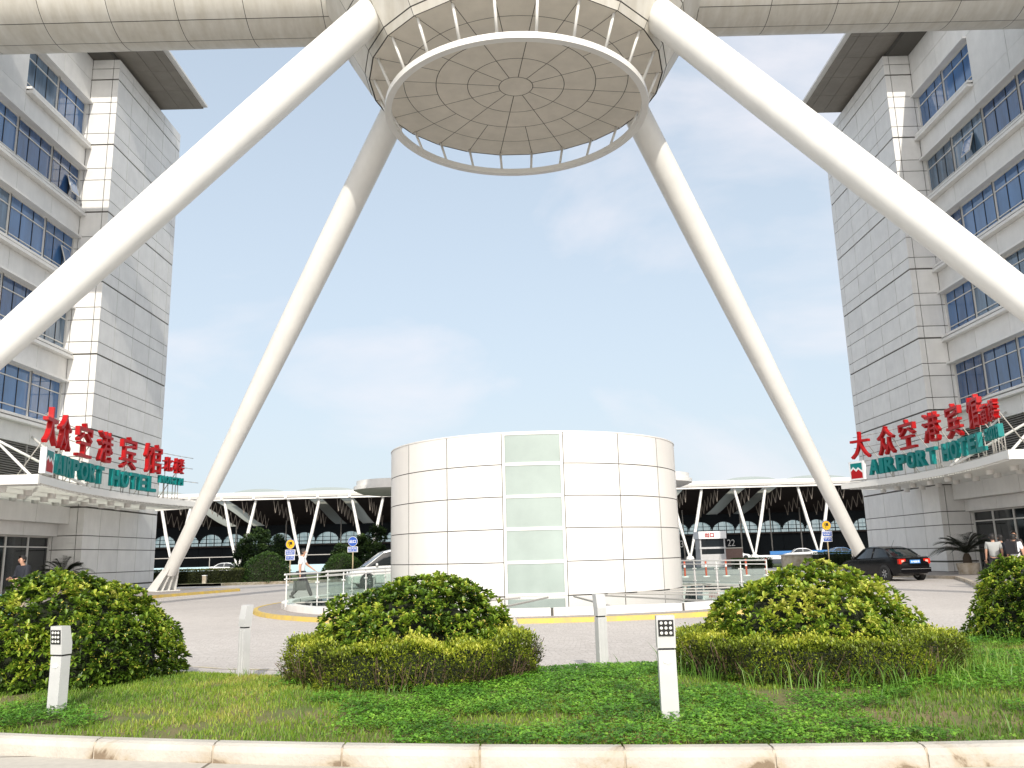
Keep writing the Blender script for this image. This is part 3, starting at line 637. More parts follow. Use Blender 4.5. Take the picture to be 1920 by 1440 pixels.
pitto = mat('glossy_oval_leaves', (.06, .12, .02), .34, spec=.45, tint=[(0, (.03, .055, .010)), (.22, (.09, .17, .018)), (.46, (.23, .35, .034)), (.7, (.44, .50, .055)), (1, (.64, .62, .16))])
bud = mat('yellow_buds', (.62, .52, .09), .6)
privet = mat('fine_hedge_leaves', (.1, .16, .02), .45, tint=[(0, (.06, .05, .02)), (.2, (.11, .13, .022)), (.42, (.20, .28, .028)), (.7, (.42, .47, .04)), (1, (.62, .60, .10))])
corem = mat('twig_core', (.022, .03, .010), .95, noise=.5, nscale=9)
twigm = mat('hedge_twigs', (.10, .065, .04), .9)
def core(rx, ry, rz, loc, parent, seed=0, z0=0.0, name='twig_core'):
    nu, nv = 40, 16; vs = []
    for i in range(nu):
        a = 2*pi*i/nu
        for j in range(nv):
            t = (pi/2)*j/(nv-1); d = (cos(a)*cos(t), sin(a)*cos(t), sin(t)); l = 1+.06*sin(d[0]*9+seed)*cos(d[1]*8+seed)
            vs.append((d[0]*rx*l, d[1]*ry*l, z0+d[2]*rz*l))
    mb = MB(); mb.add(vs, [(i*nv+j, ((i+1) % nu)*nv+j, ((i+1) % nu)*nv+j+1, i*nv+j+1) for i in range(nu) for j in range(nv-1)]); return mb.build(name, corem, parent, local=True)
def domed_bush(label, loc, r, h, nros, seed, group=None, cat='shrub', zlift=0, light=.0, lsz=.08):
    rg = np.random.default_rng(seed); t = thing('round_bush', label, cat, loc, 0, group)
    core(r*.78, r*.78, h*.80, loc, t, seed)
    P, Nn = hemi(nros, r, r, h, rg, -.02, .05, seed); dep = rg.random(nros)**2*.16-(rg.random(nros) < .04)*rg.uniform(.02, .06, nros); P = P*(1-dep[:, None]); P[:, 2] = np.maximum(P[:, 2], .04)+zlift
    ax = unit(Nn+rg.normal(0, .28, (nros, 3))+[0, 0, .35]); k = 10
    # clusters share a tint so the crown breaks into light and dark clumps
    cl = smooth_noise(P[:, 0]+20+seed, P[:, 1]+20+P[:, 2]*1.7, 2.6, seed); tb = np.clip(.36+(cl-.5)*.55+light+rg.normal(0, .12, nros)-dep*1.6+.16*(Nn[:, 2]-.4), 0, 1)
    Pr = np.repeat(P, k, 0); A = np.repeat(ax, k, 0); ph = np.tile(np.arange(k)*2*pi/k*1.0, nros)+np.repeat(rg.uniform(0, 6, nros), k)+rg.normal(0, .25, nros*k)
    e1 = unit(np.cross(A, [[.3, .5, .8]])); e2 = np.cross(A, e1); opn = np.repeat(rg.uniform(.55, 1.3, nros), k)+rg.normal(0, .18, nros*k)
    D = unit(A*np.cos(opn)[:, None]+(e1*np.cos(ph)[:, None]+e2*np.sin(ph)[:, None])*np.sin(opn)[:, None])
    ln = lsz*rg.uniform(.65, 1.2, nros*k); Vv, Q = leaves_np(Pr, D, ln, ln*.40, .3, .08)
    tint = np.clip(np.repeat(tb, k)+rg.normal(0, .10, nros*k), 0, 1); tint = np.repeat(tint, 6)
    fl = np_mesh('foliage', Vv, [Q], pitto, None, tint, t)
    # small yellow bud clusters at the shoot tips
    sel = np.where(rg.random(nros) < .42)[0]; c = P[sel]+ax[sel]*.02; c = np.repeat(c, 4, 0)+rg.normal(0, .011, (len(sel)*4, 3)); rr = .0075
    o = np.array([[1, 0, 0], [0, 1, 0], [-1, 0, 0], [0, -1, 0], [0, 0, 1], [0, 0, -1]])*rr; bv = (c[:, None]+o[None]).reshape(-1, 3)
    tr = np.array([[0, 1, 4], [1, 2, 4], [2, 3, 4], [3, 0, 4], [1, 0, 5], [2, 1, 5], [3, 2, 5], [0, 3, 5]]); bf = (np.arange(len(c))[:, None, None]*6+tr[None]).reshape(-1, 3)
    tag(np_mesh('bud_clusters', bv, [bf], bud, None, None, t), kind='stuff')
    return t
def ring_hedge(label, loc, r0_, r1_, h, n, seed, group):
    rg = np.random.default_rng(seed); t = thing('ring_hedge', label, 'hedge', loc, 0, group)
    mb = MB(); mb.lathe([(r0_+.06, 0), (r0_+.06, h-.09), (r1_-.16, h-.12), (r1_-.14, .1), (r1_-.16, 0)], 48); mb.build('twig_core', corem, t, local=True)
    m1 = int(n*.62); a = rg.uniform(0, 2*pi, n); outer = np.arange(n) < m1
    z = np.where(outer, rg.random(n)**.8*h, h+rg.normal(0, .02, n)); rr = np.where(outer, r1_+rg.normal(0, .035, n)-.15*(z/h)**5-.05*(1-z/h)**3, rg.uniform(r0_, r1_-.03, n))
    rr += .04*np.sin(a*7+seed)+.03*np.sin(a*17+z*9)+.02*np.sin(a*31+z*14); z = z*(1+.06*np.sin(a*5+seed)+.05*np.sin(a*13+1)+.03*np.sin(a*29))+np.where(~outer, .05*np.clip((rr-r0_)/(r1_-r0_), 0, 1)*-1.2, 0)+(rg.random(n) < .03)*rg.uniform(0, .07, n)
    P = np.stack([rr*np.cos(a), rr*np.sin(a), np.maximum(z, .02)], 1); Nn = np.where(outer[:, None], np.stack([np.cos(a), np.sin(a), .3+0*a], 1), [[0, 0, 1]]); D = unit(Nn+rg.normal(0, .55, (n, 3))+[0, 0, .35])
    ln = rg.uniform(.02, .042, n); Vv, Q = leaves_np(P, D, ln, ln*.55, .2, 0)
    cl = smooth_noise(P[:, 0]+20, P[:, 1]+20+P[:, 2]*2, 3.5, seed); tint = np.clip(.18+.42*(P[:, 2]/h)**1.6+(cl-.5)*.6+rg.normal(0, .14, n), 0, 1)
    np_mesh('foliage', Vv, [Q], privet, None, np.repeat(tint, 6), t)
    tw = MB()
    for _ in range(260):
        a = rg.uniform(0, 2*pi); q = r1_-.02+rg.uniform(-.04, .02); z0 = rg.uniform(0, h*.35); p = Vector((q*cos(a), q*sin(a), z0)); tw.tube([p, p+Vector((cos(a)*.04+rg.normal(0, .06), sin(a)*.04+rg.normal(0, .06), rg.uniform(.12, .3)))], .004, 3)
    tag(tw.build('twigs', twigm, t, local=True), kind='stuff'); return t
lz = lambda x, y: float(lawn_z(np.array(x), np.array(y)))
G1 = 'large glossy leaved bushes on the front lawn'; G2 = 'clipped ring hedges on the front lawn'
domed_bush('big glossy round bush beside the leftmost light post, without a hedge ring', (-5.68, 10.85, lz(-5.68, 10.85)-.02), 1.30, 1.27, 2400, 1, G1)
domed_bush('round glossy bush in the middle ring hedge in front of the rotunda', (-1.24, 10.40, .06), 1.30, 1.18, 2100, 2, G1)
ring_hedge('fine leaved clipped hedge ring round the bush in front of the rotunda', (-1.26, 10.36, .08), .95, 1.44, .52, 36000, 3, G2)
domed_bush('round glossy yellow-green bush in the hedge ring right of the front light post', (3.42, 10.15, .06), 1.32, 1.19, 2100, 4, G1, light=.14)
ring_hedge('fine leaved clipped hedge ring to the right of the white light post', (3.42, 10.1, .08), .95, 1.54, .48, 38000, 5, G2)
domed_bush('big dark glossy bush at the right edge of the lawn', (8.25, 12.7, .08), 1.42, 1.36, 2400, 6, G1, light=-.04)
# far planting beds
bedm = mat('bed_grass', (.07, .12, .025), .95, col2=(.12, .13, .04), nscale=.8, bump=.5, bscale=20)
bedL = [(-34, 56), (-19.5, 56), (-12, 58.5), (-7.5, 62.5), (-7, 80), (-34, 80)]
structure('planting_bed', MB().prism(bedL, 0, .16), bedm); structure('bed_kerb', strip(bedL[:4][::-1], .18, 0, .17), concrete)
bedR = [(21, 63), (36, 63), (36, 78), (21, 78)]
structure('planting_bed', MB().prism(bedR, 0, .14), bedm)
farleaf = mat('dark_hedge_leaves', (.03, .07, .015), .6, tint=[(0, (.006, .014, .005)), (.5, (.022, .052, .012)), (1, (.075, .13, .022))])
brownleaf = mat('olive_hedge_leaves', (.06, .08, .02), .6, tint=[(0, (.02, .022, .008)), (.5, (.055, .07, .018)), (1, (.17, .19, .045))])
def leafcloud(P, Nn, rg, sz, name, m, parent, tintf):
    n = len(P); D = unit(Nn+rg.normal(0, .6, (n, 3))); ln = rg.uniform(.6, 1.2, n)*sz; Vv, Q = leaves_np(P, D, ln, ln*.6, .15, 0, rg.uniform(-1, 1, n)); return np_mesh(name, Vv, [Q], m, None, np.repeat(np.clip(tintf, 0, 1), 6), parent)
domeleaf = mat('dome_shrub_leaves', (.05, .1, .02), .55, tint=[(0, (.012, .028, .008)), (.5, (.045, .10, .018)), (1, (.11, .19, .03))])
def far_bush(label, loc, r, h, seed, group=None, m=domeleaf, n=4200):
    rg = np.random.default_rng(seed); t = thing('clipped_shrub', label, 'shrub', loc, 0, group); core(r*.9, r*.9, h*.92, loc, t, seed)
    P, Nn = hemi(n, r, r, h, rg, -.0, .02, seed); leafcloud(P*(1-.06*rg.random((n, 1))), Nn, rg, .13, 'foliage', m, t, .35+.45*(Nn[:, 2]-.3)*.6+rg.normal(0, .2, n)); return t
far_bush('large dark dome shrub behind the yellow round sign', (-17.3, 58.5, .15), 1.65, 1.95, 21, 'dome shrubs in the far bed')
far_bush('smaller dark dome shrub between the two round signs', (-12.5, 61, .15), 1.55, 1.75, 22, 'dome shrubs in the far bed')
def box_hedge(label, x0, x1, y0, y1, z0, z1, seed, m, n=6000, sz=.09):
    rg = np.random.default_rng(seed); t = thing('box_hedge', label, 'hedge', ((x0+x1)/2, (y0+y1)/2, z0), 0, 'clipped low hedges beyond the road'); cx, cy = (x0+x1)/2, (y0+y1)/2
    MB().box(x0+.06-cx, x1-.06-cx, y0+.06-cy, y1-.06-cy, 0, z1-z0-.06).build('twig_core', corem, t, local=True)
    fr = rg.random(n) < .6; P = np.stack([rg.uniform(x0, x1, n)-cx, np.where(fr, y0-cy, rg.uniform(y0, y1, n)-cy), np.where(fr, rg.uniform(0, z1-z0, n), z1-z0)], 1)+rg.normal(0, .025, (n, 3)); Nn = np.where(fr[:, None], [[0, -1, .3]], [[0, 0, 1.]])
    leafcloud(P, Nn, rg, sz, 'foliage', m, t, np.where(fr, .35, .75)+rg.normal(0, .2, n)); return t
box_hedge('long low olive hedge behind the left leg foot', -26, -18.5, 57.6, 59.2, .14, 1.02, 31, brownleaf, 9000)
box_hedge('low dark hedge behind the black car beside the right leg', 23.0, 30, 64.4, 66, .1, 1.05, 32, farleaf, 6000)
box_hedge('short low dark hedge left of the concrete wall behind the railing', 17.2, 20.3, 67, 68.2, 0, .75, 33, farleaf, 2500)
barkm = mat('dark_bark', (.06, .045, .03), .9)
def tree(label, loc, h, r, seed):
    rg = np.random.default_rng(seed); t = thing('evergreen_tree', label, 'tree', loc, 0, 'dark evergreen trees behind the far bed')
    tk = MB(); tk.tube([(0, 0, 0), (.05, 0, h*.4), (0, .05, h*.85)], [.11, .08, .02], 7)
    for k in range(9):
        a = k*2.4; z = h*(.22+.07*k); tk.tube([(0, 0, z), (cos(a)*r*.6*(1-z/h*.5), sin(a)*r*.6*(1-z/h*.5), z+.35)], [.03, .01], 4)
    tk.build('trunk', barkm, t, local=True)
    nb = 46; Ps, Ns, tt = [], [], []
    for k in range(nb):
        z = h*(.12+.86*rg.random()); q = r*(1-.72*((z/h-.25)/.75 if z > h*.25 else 0))*sqrt(rg.random()); a = rg.uniform(0, 2*pi); c = np.array([q*cos(a), q*sin(a), z]); n = 150
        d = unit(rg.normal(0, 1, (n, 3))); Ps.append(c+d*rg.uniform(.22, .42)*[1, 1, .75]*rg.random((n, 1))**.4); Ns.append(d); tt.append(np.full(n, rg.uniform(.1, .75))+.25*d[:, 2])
    leafcloud(np.concatenate(Ps), np.concatenate(Ns), rg, .16, 'crown', farleaf, t, np.concatenate(tt)+rg.normal(0, .1, nb*150))
for k, (px, y, h, r_, lb) in enumerate([(462, 68, 3.5, 1.25, 'leftmost dark evergreen behind the larger dome shrub'), (492, 70, 4.0, 1.4, 'tallest evergreen behind the larger dome shrub'), (524, 67, 3.3, 1.1, 'evergreen just left of the yellow round sign'),
                        (679, 68, 3.2, 1.2, 'evergreen just right of the blue round sign'), (708, 66, 3.9, 1.3, 'dark evergreen next to the rotunda above the van'), (640, 71, 2.6, 1.1, 'low evergreen just left of the blue round sign')]):
    tree(lb, ((px-968)/1550*y*.985, y, .1), h, r_, 40+k)
# sago palms
palmm = mat('palm_leaflets', (.02, .035, .012), .5, noise=.3)
def palm(label, loc, r, seed):
    rg = np.random.default_rng(seed); t = thing('sago_palm', label, 'palm', loc, 0, 'sago palms by the hotel entrances')
    MB().lathe([(0, 0), (.42, 0), (.5, .5), (.46, .52), (0, .5)], 20).build('planter', concrete, t, local=True, smooth='auto')
    MB().tube([(0, 0, .45), (0, 0, .75), (0, 0, .95)], [.2, .18, .1], 10).build('trunk', barkm, t, local=True)
    Vs, Qs = [], []; b = 0
    for k in range(30):
        a = k*2.399+rg.normal(0, .1); el = radians(rg.uniform(15, 78)); L_ = r*rg.uniform(.85, 1.1); d = np.array([cos(a), sin(a)]); n = 26
        s_ = np.linspace(0, 1, n); xx = L_*s_*cos(el)*(1+.1*s_); zz = .95+L_*(s_*sin(el)-.55*s_**2*(.6+cos(el)*.6))
        C = np.stack([d[0]*xx, d[1]*xx, zz], 1); sdv = np.array([-d[1], d[0], 0])
        for sg_ in (-1, 1):
            ll = .26*r*np.sin(pi*(.08+.9*s_))**.6; D = unit(sg_*sdv[None]*1.0+np.array([[d[0]*.55, d[1]*.55, .28]])); tip = C+D*ll[:, None]; w_ = np.array([d[0], d[1], .1])*.018*r
            v = np.stack([C-w_, C+w_, tip+w_*.2, tip-w_*.2], 1).reshape(-1, 3); Vs.append(v); Qs.append(np.arange(n*4).reshape(n, 4)+b); b += n*4
    tag(np_mesh('fronds', np.concatenate(Vs), [np.concatenate(Qs)], palmm, None, None, t))
palm('dark sago palm by the left hotel entrance', (-20.7, 38.6, .12), 1.5, 61)
palm('dark sago palm between the black car and the waiting people', (20.9, 39.3, .12), 1.75, 62)
# grass on the front lawn
bushes = [(-5.68, 10.85, 1.2), (-1.26, 10.36, 1.45), (3.42, 10.1, 1.55), (8.25, 12.7, 1.3)]
posts = [(-4.46, 8.4), (1.25, 7.33), (-3.46, 10.86), (1.05, 10.91)]
def grass(name, n, hmin, hmax, m, seed, where, wd=.006):
    rg = np.random.default_rng(seed); x = rg.uniform(-9.5, 10.5, n); t = rg.random(n); y = (kerb_y(x)+.13)*(1-t)+(back_y(x)-.02)*t
    near = np.min([np.hypot(x-a, y-b)-c for a, b, c in bushes], 0); np_ = np.min([np.hypot(x-a, y-b) for a, b in posts], 0)
    k, hs = where(x, y, near, np_, rg); x, y, hs = x[k], y[k], hs[k]; n = len(x)
    h = rg.uniform(hmin, hmax, n)*hs; a = rg.uniform(0, 2*pi, n); ln = rg.uniform(.1, .75, n)*h; b = rg.uniform(0, 2*pi, n); z = lawn_z(x, y)-.015
    P = np.stack([x, y, z], 1); W = np.stack([np.cos(b), np.sin(b), 0*b], 1)*(wd*rg.uniform(.6, 1.3, n))[:, None]; Ld = np.stack([np.cos(a), np.sin(a), 0*a], 1); Z = np.array([[0, 0, 1.]])
    m1 = P+Ld*(ln*.28)[:, None]+Z*(h*.58)[:, None]; tp = P+Ld*ln[:, None]+Z*(h*.95)[:, None]
    v = np.stack([P-W, P+W, m1+W*.8, m1-W*.8, tp], 1).reshape(-1, 3); i = np.arange(n)[:, None]*5
    tn = np.clip(smooth_noise(x+30, y+30, .9, 9)*.55+smooth_noise(x+40, y+40, 3, 8)*.35+rg.normal(0, .13, n)+.05, 0, 1)
    return tag(np_mesh(name, v, [i+np.array([[0, 1, 2, 3]]), i+np.array([[3, 2, 4]])], m, None, np.repeat(tn, 5)), name.replace('_', ' ')+' on the front lawn', 'grass', kind='stuff')
grassm = mat('grass_blades', (.08, .16, .02), .55, tint=[(0, (.065, .14, .014)), (.4, (.14, .26, .022)), (.7, (.25, .35, .036)), (1, (.46, .42, .11))])
tallm = mat('tall_grass_blades', (.08, .16, .02), .5, tint=[(0, (.06, .15, .02)), (.7, (.15, .30, .035)), (1, (.32, .38, .08))])
cloverm = mat('clover_leaves', (.06, .18, .02), .5, tint=[(0, (.05, .14, .014)), (.5, (.13, .33, .024)), (1, (.28, .50, .05))])
def patch_field(x, y): return smooth_noise(x+30, y+30, .55, 5)
def w_short(x, y, near, np_, rg):
    bare = smooth_noise(x+35, y+25, 1.15, 17)*.7+smooth_noise(x+35, y+25, 4, 18)*.3; d = np.clip((.74-bare)/.12, .12, 1)
    return (rg.random(len(x)) < d) & (near > -.35), np.ones(len(x))
grass('short_grass', 150000, .025, .065, grassm, 71, w_short, .0045)
def w_long(x, y, near, np_, rg):
    p = np.clip(1-np.abs(near)/.28, 0, 1)*(.35+.65*(x > 1.2))+np.clip(1-np_/.34, 0, 1)*.9+.55*np.clip((x-2.2)/2, 0, 1)*np.clip(1-near/1.3, 0, 1)*(y < 11)+.10*(x > 3)
    p += .9*np.clip(1-np.hypot(x+1.6, y-8.6)/1.3, 0, 1)*(smooth_noise(x+30, y+30, 3, 2) > .4)*.5
    return (rg.random(len(x)) < p*.36) & (near > -.2), .55+.75*(x > 1.2)*np.clip(1.2-near, .2, 1)
grass('tall_grass', 90000, .08, .27, tallm, 72, w_long, .005)
def clover():
    rg = np.random.default_rng(73); n = 120000; x = rg.uniform(-9.5, 10.5, n); t = rg.random(n); y = (kerb_y(x)+.12)*(1-t)+back_y(x)*t
    near = np.min([np.hypot(x-a, y-b)-c for a, b, c in bushes], 0)
    f_ = smooth_noise(x+30, y+30, .8, 5)*.6+smooth_noise(x+30, y+30, 2.6, 6)*.4; pr = np.clip((f_+.22*np.exp(-((x-.9)/1.6)**2)+.14*(x > 4)*(y > 8)+.35*np.exp(-((x+4.6)**2+(y-8.0)**2)/.5)-.10*(x < -1)-.5)/.13, 0, 1)
    k = (rg.random(n) < pr) & (near > -.1); x, y = x[k], y[k]; n = len(x); z = lawn_z(x, y)+rg.uniform(.015, .075, n); P0 = np.stack([x, y, z], 1); k3 = 3
    P = np.repeat(P0, k3, 0); ph = np.tile(np.arange(3)*2.094, n)+np.repeat(rg.uniform(0, 6, n), 3); D = unit(np.stack([np.cos(ph), np.sin(ph), rg.normal(.12, .3, n*3)], 1)); ln = rg.uniform(.016, .034, n*3)
    Vv, Q = leaves_np(P, D, ln, ln*.85, .1, 0); tn = np.clip(.45+(smooth_noise(x+30, y+30, 4, 12)-.5)*.7+rg.normal(0, .15, n), 0, 1)
    tag(np_mesh('clover', Vv, [Q], cloverm, None, np.repeat(tn, 18)), 'low bright green clover patches spreading over the front lawn', 'ground cover', kind='stuff')
clover()
# ---------------------------------------------------------------- light posts on the lawn
lampm = mat('pale_grey_powder_coat', (.55, .55, .55), .4, noise=.10, nscale=4)
lens = mat('lamp_lens', (.75, .75, .72), .2)
def light_post(label, x, y, h, rz, wd=.17):
    t = thing('light_post', label, 'light post', (x, y, lz(x, y)-.03), rz, 'square light posts on the lawn'); a = wd/2; hh = h+.03; zs = hh-.27
    b = MB(); b.box(-a, a, -a*.75, a*.75, 0, zs-.012); b.box(-a+.012, a-.012, -a*.75+.012, a*.75-.012, zs-.012, zs+.004, 1); o = b.build('post', [lampm, black], t, local=True)
    for q in (-1, 1): b2 = MB().box(q*a*.45-.006, q*a*.45+.006, a*.75, a*.75+.006, .02, zs-.03).build('rib', lampm, t, local=True)
    MB().lathe([(0, 0), (.026, 0), (.026, .006), (0, .006)], 16).build('badge', white_s, t, local=True, xf=Matrix.Translation((0, -a*.75-.001, zs-.1)) @ Matrix.Rotation(radians(90), 4, 'X') @ Matrix.Diagonal((1.3, .75, 1, 1)))
    w2 = a*1.06; hd = MB()   # head: slanted face leaning forward (local -y)
    pr = [(a*.8, zs+.005), (a*.8, zs+.10), (a*.25, hh), (-a*1.15, hh), (-a*.8, zs+.005)]
    vs = [(-w2, y_, z_) for y_, z_ in pr]+[(w2, y_, z_) for y_, z_ in pr]; n = 5
    hd.add(vs, [tuple(range(n)), tuple(range(n, 2*n))[::-1]]+[(i, n+i, n+(i+1) % n, (i+1) % n) for i in range(n)]); head = hd.build('lamp_head', lampm, t, local=True)
    p0 = Vector((0, -a*.8, zs+.005)); p1 = Vector((0, -a*1.15, hh)); d = (p1-p0).normalized(); L_ = (p1-p0).length; R = Matrix((Vector((1, 0, 0)), d, Vector((1, 0, 0)).cross(d))).transposed(); nrm = R.col[2]
    def on(u_, v_, off_): return p0+Vector((u_, 0, 0))+d*v_+nrm*off_
    pl = MB().obox(on(0, L_*.62, .003), (w2*1.66, L_*.50, .008), R).build('led_panel', black, None, local=True); pl.parent = head
    for i in range(3):
        for j in range(3):
            m_ = Matrix.Translation(on((i-1)*w2*.5, L_*(.62+(j-1)*.155), .007)) @ R.to_4x4(); l_ = MB().lathe([(0, .004), (.011, .003), (.013, 0)], 12).build('led', lens, None, local=True, xf=m_); l_.parent = head
    return t
light_post('white light post at the left in front of the big round bush', -4.46, 8.4, .80, radians(-22), .14)
light_post('white light post with a nine-dot black panel facing the camera', 1.25, 7.33, .84, radians(-3), .145)
light_post('thin pale light post behind the lawn left of the middle bush, seen from behind', -3.46, 10.86, .86, radians(140), .125)
light_post('thin pale light post behind the lawn right of the middle bush, seen from behind', 1.05, 10.91, .92, radians(205), .125)
# small dark spike light behind the middle bush
sp = thing('spike_light', 'small dark pointed garden light behind the middle hedge ring', 'garden light', (-.05, 12.6, 0)); 
MB().tube([(0, 0, 0), (0, 0, .42)], .02, 8).build('stem', black, sp, local=True); MB().lathe([(.0, .40), (.06, .42), (.065, .50), (0, .64)], 12).build('lamp_head', pole_m, sp, local=True, smooth='auto')
# ---------------------------------------------------------------- long canopy behind the rotunda
cw = thing('covered_walkway', 'flat white roof with rounded ends standing behind the rotunda', 'canopy', (1.1, 67, 0))
def stadium(x0, x1, y0, y1, rr, n=10):
    o = []
    for cx, cy, a in ((x1-rr, y0+rr, -90), (x1-rr, y1-rr, 0), (x0+rr, y1-rr, 90), (x0+rr, y0+rr, 180)): o += arcpts((cx, cy), rr, a, a+90, n)
    return o
mb = MB(); mb.prism(stadium(-12.6, 13.9, 62, 72, 3.2), 6.72, 7.0); mb.prism(stadium(-12.4, 13.7, 62.2, 71.8, 3.1), 7.02, 7.42); mb.prism(stadium(-12.25, 13.55, 62.35, 71.65, 3.0), 6.74, 7.4, 1)
mb.v = mb.v; mb.build('roof_slab', [creamp, joint], cw)
for x in (-8, -4.2, 6.4, 10.2):
    for y in (64.2, 69.8): MB().tube([(x, y, 0), (x, y, 6.72)], .18, 14).build('column', white, cw, smooth='auto')
# ---------------------------------------------------------------- terminal
tt = thing('airport_terminal', 'long airport terminal with a white roof edge on V shaped columns beyond the plaza', 'building', (0, 160, 0))
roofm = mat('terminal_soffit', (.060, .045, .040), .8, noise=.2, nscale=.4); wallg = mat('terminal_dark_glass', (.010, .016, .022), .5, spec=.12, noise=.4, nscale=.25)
truss = mat('terminal_truss', (.46, .40, .34), .5); trans = mat('translucent_roof_strip', (.85, .87, .80), .5)
_t = trans.node_tree; _tl = _t.nodes.new('ShaderNodeBsdfTranslucent'); _tl.inputs[0].default_value = (.62, .64, .56, 1); _mx = _t.nodes.new('ShaderNodeMixShader'); _mx.inputs[0].default_value = .65
_t.links.new(_t.nodes['Principled BSDF'].outputs[0], _mx.inputs[1]); _t.links.new(_tl.outputs[0], _mx.inputs[2]); _t.links.new(_mx.outputs[0], _t.nodes['Material Output'].inputs[0])
bumpm = mat('roof_light_glass', (.30, .35, .35), .5)
mb = MB(); ed = [(149.4, 12.75), (149.2, 13.2), (149.6, 13.6), (150.6, 13.85), (153, 14.0)]
mb.add([(-140, y, z) for y, z in ed]+[(150, y, z) for y, z in ed], [(i, i+5, i+6, i+1) for i in range(4)]); mb.box(-140, 150, 149.3, 150.1, 12.35, 12.62)
xq = -49.6-11.5*6
for k in range(26): mb.box(xq+k*5.75+2.5, xq+k*5.75+2.9, 149.1, 149.5, 12.5, 13.3)
mb.build('roof_edge', creamp, tt)
mb = MB(); prof = [(150, 12.8), (153, 12.6), (158, 11.9), (164, 10.9), (170, 9.7), (176, 8.9)]
LIT = (1, 2, 5, 6, 13, 14, 16, 17, 19, 20); gaps = sorted(((x_+.15, x_+2.5) if x_ < 0 else (x_-2.5, x_-.15)) for x_ in [-66.7+5.75*k for k in LIT]); xa_ = -140
for g0, g1 in gaps+[(150, 150)]:
    mb.add([(xa_, y, z) for y, z in prof]+[(g0, y, z) for y, z in prof], [(i, i+1, i+7, i+6) for i in range(5)]); xa_ = g1
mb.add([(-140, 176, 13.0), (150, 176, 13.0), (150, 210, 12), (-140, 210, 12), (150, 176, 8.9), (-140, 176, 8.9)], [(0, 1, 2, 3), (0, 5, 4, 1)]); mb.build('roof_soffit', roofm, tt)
for k in range(9):
    x = -66+k*15.3+(k % 2)*3; rr = 4.6+(k*7 % 3)
    d = MB(); d.patch(lambda a, y: (x+rr*cos(a), y, 13.6+1.2*sin(a)), 0, pi, 155, 175, 14, 1); d.add([(x+rr*cos(pi*i/14), 155, 13.6+1.2*sin(pi*i/14)) for i in range(15)], [tuple(range(15))]); d.build('roof_light', bumpm, tt)
for k in range(-3, 12):
    x = -49.6+11.5*k
    if not -75 < x < 75: continue
    c = MB(); ft = Vector((x, 150.4, .55))
    for q in (-1, 1): c.tube([ft+Vector((q*.12, 0, 0)), Vector((x+q*1.6, 150.3, 6.5)), Vector((x+q*2.87, 150.2, 12.5))], [.17, .30, .24], 10)
    c.lathe([(0, 0), (.75, 0), (.6, .5), (.3, .62), (0, .62)], 14, (x, 150.4, 0)); c.build('v_column', white, tt, smooth='auto')
mb = MB(); mb.box(-140, 150, 176, 177, 0, 4.9); mb.box(-140, 150, 176, 177, 7.3, 9.6)
for k in range(60):
    x = -140+k*4.9; mb.box(x-.07, x+.07, 175.9, 176.02, 0, 4.9, 1)
    # dark arched frame over each opening
    for j in range(20):
        a0, a1 = pi*j/20, pi*(j+1)/20; xx0, xx1 = x+2.45-2.45*cos(a0), x+2.45-2.45*cos(a1); zz = 5.6+1.75*min(sin(a0), sin(a1)); mb.box(xx0, xx1, 176.1, 176.9, zz, 7.32)
mb.box(-140, 150, 176.2, 176.5, 5.45, 5.6, 1); mb.box(-140, 150, 176.2, 176.5, 6.3, 6.38, 1)
for k in range(180): mb.box(-140+k*1.63, -140+k*1.63+.09, 176.2, 176.5, 4.9, 7.3, 1)
mb.box(-140, 150, 174.5, 176, 4.55, 4.9, 2); mb.build('glazed_wall', [wallg, wallg, roofm], tt); MB().add([(-140, 177.2, 4.8), (150, 177.2, 4.8), (150, 177.2, 7.4), (-140, 177.2, 7.4)], [(0, 1, 2, 3)]).build('arch_glass', archglass, tt)
def soff(y): return np.interp(y, [p[0] for p in prof], [p[1] for p in prof])
for k in range(24):
    x = -66.7+5.75*k; lit = k in LIT; y0_ = 150.6; mb = MB(); n = 6; ll = 17
    for j in range(n):
        ya, yb_ = y0_+ll*j/n, y0_+ll*(j+1)/n; ym = (ya+yb_)/2; dp = 2.5
        mb.tube([(x, ya, soff(ya)-.15), (x, ym, soff(ym)-dp)], .06, 5); mb.tube([(x, ym, soff(ym)-dp), (x, yb_, soff(yb_)-.15)], .06, 5)
    mb.build('roof_truss', truss, tt)
    if lit:
        sx = 1 if x < 0 else -1; d = MB(); ys_ = np.linspace(150.0, 176, 12); w_ = 2.55; rows_ = [(x+sx*.12, y, soff(y)-.04) for y in ys_]+[(x+sx*w_, y, soff(y)-.04) for y in ys_]
        d.add(rows_, [(i, i+1, 12+i+1, 12+i) for i in range(11)]); d.build('roof_strip', trans, tt)
for x in (-56, -46, -35, -21, 33.5, 45, 57, 51): MB().tube([(x, 168, 0), (x, 168, 9.5)], .13, 8).build('mast', pole_m, tt, smooth=True)
for txt, px in (('23', 1274), ('22', 1371), ('25', 1040)):
    if txt == '25': continue
    x = (px-966)/1550*175*.98; tb = textfit(txt, 1.55, 1.35, .08, .0); tb.build('gate_number', white_s, tt, xf=upright((x, 175.6, 2.25), (1, 0, 0), (0, -1, 0)))
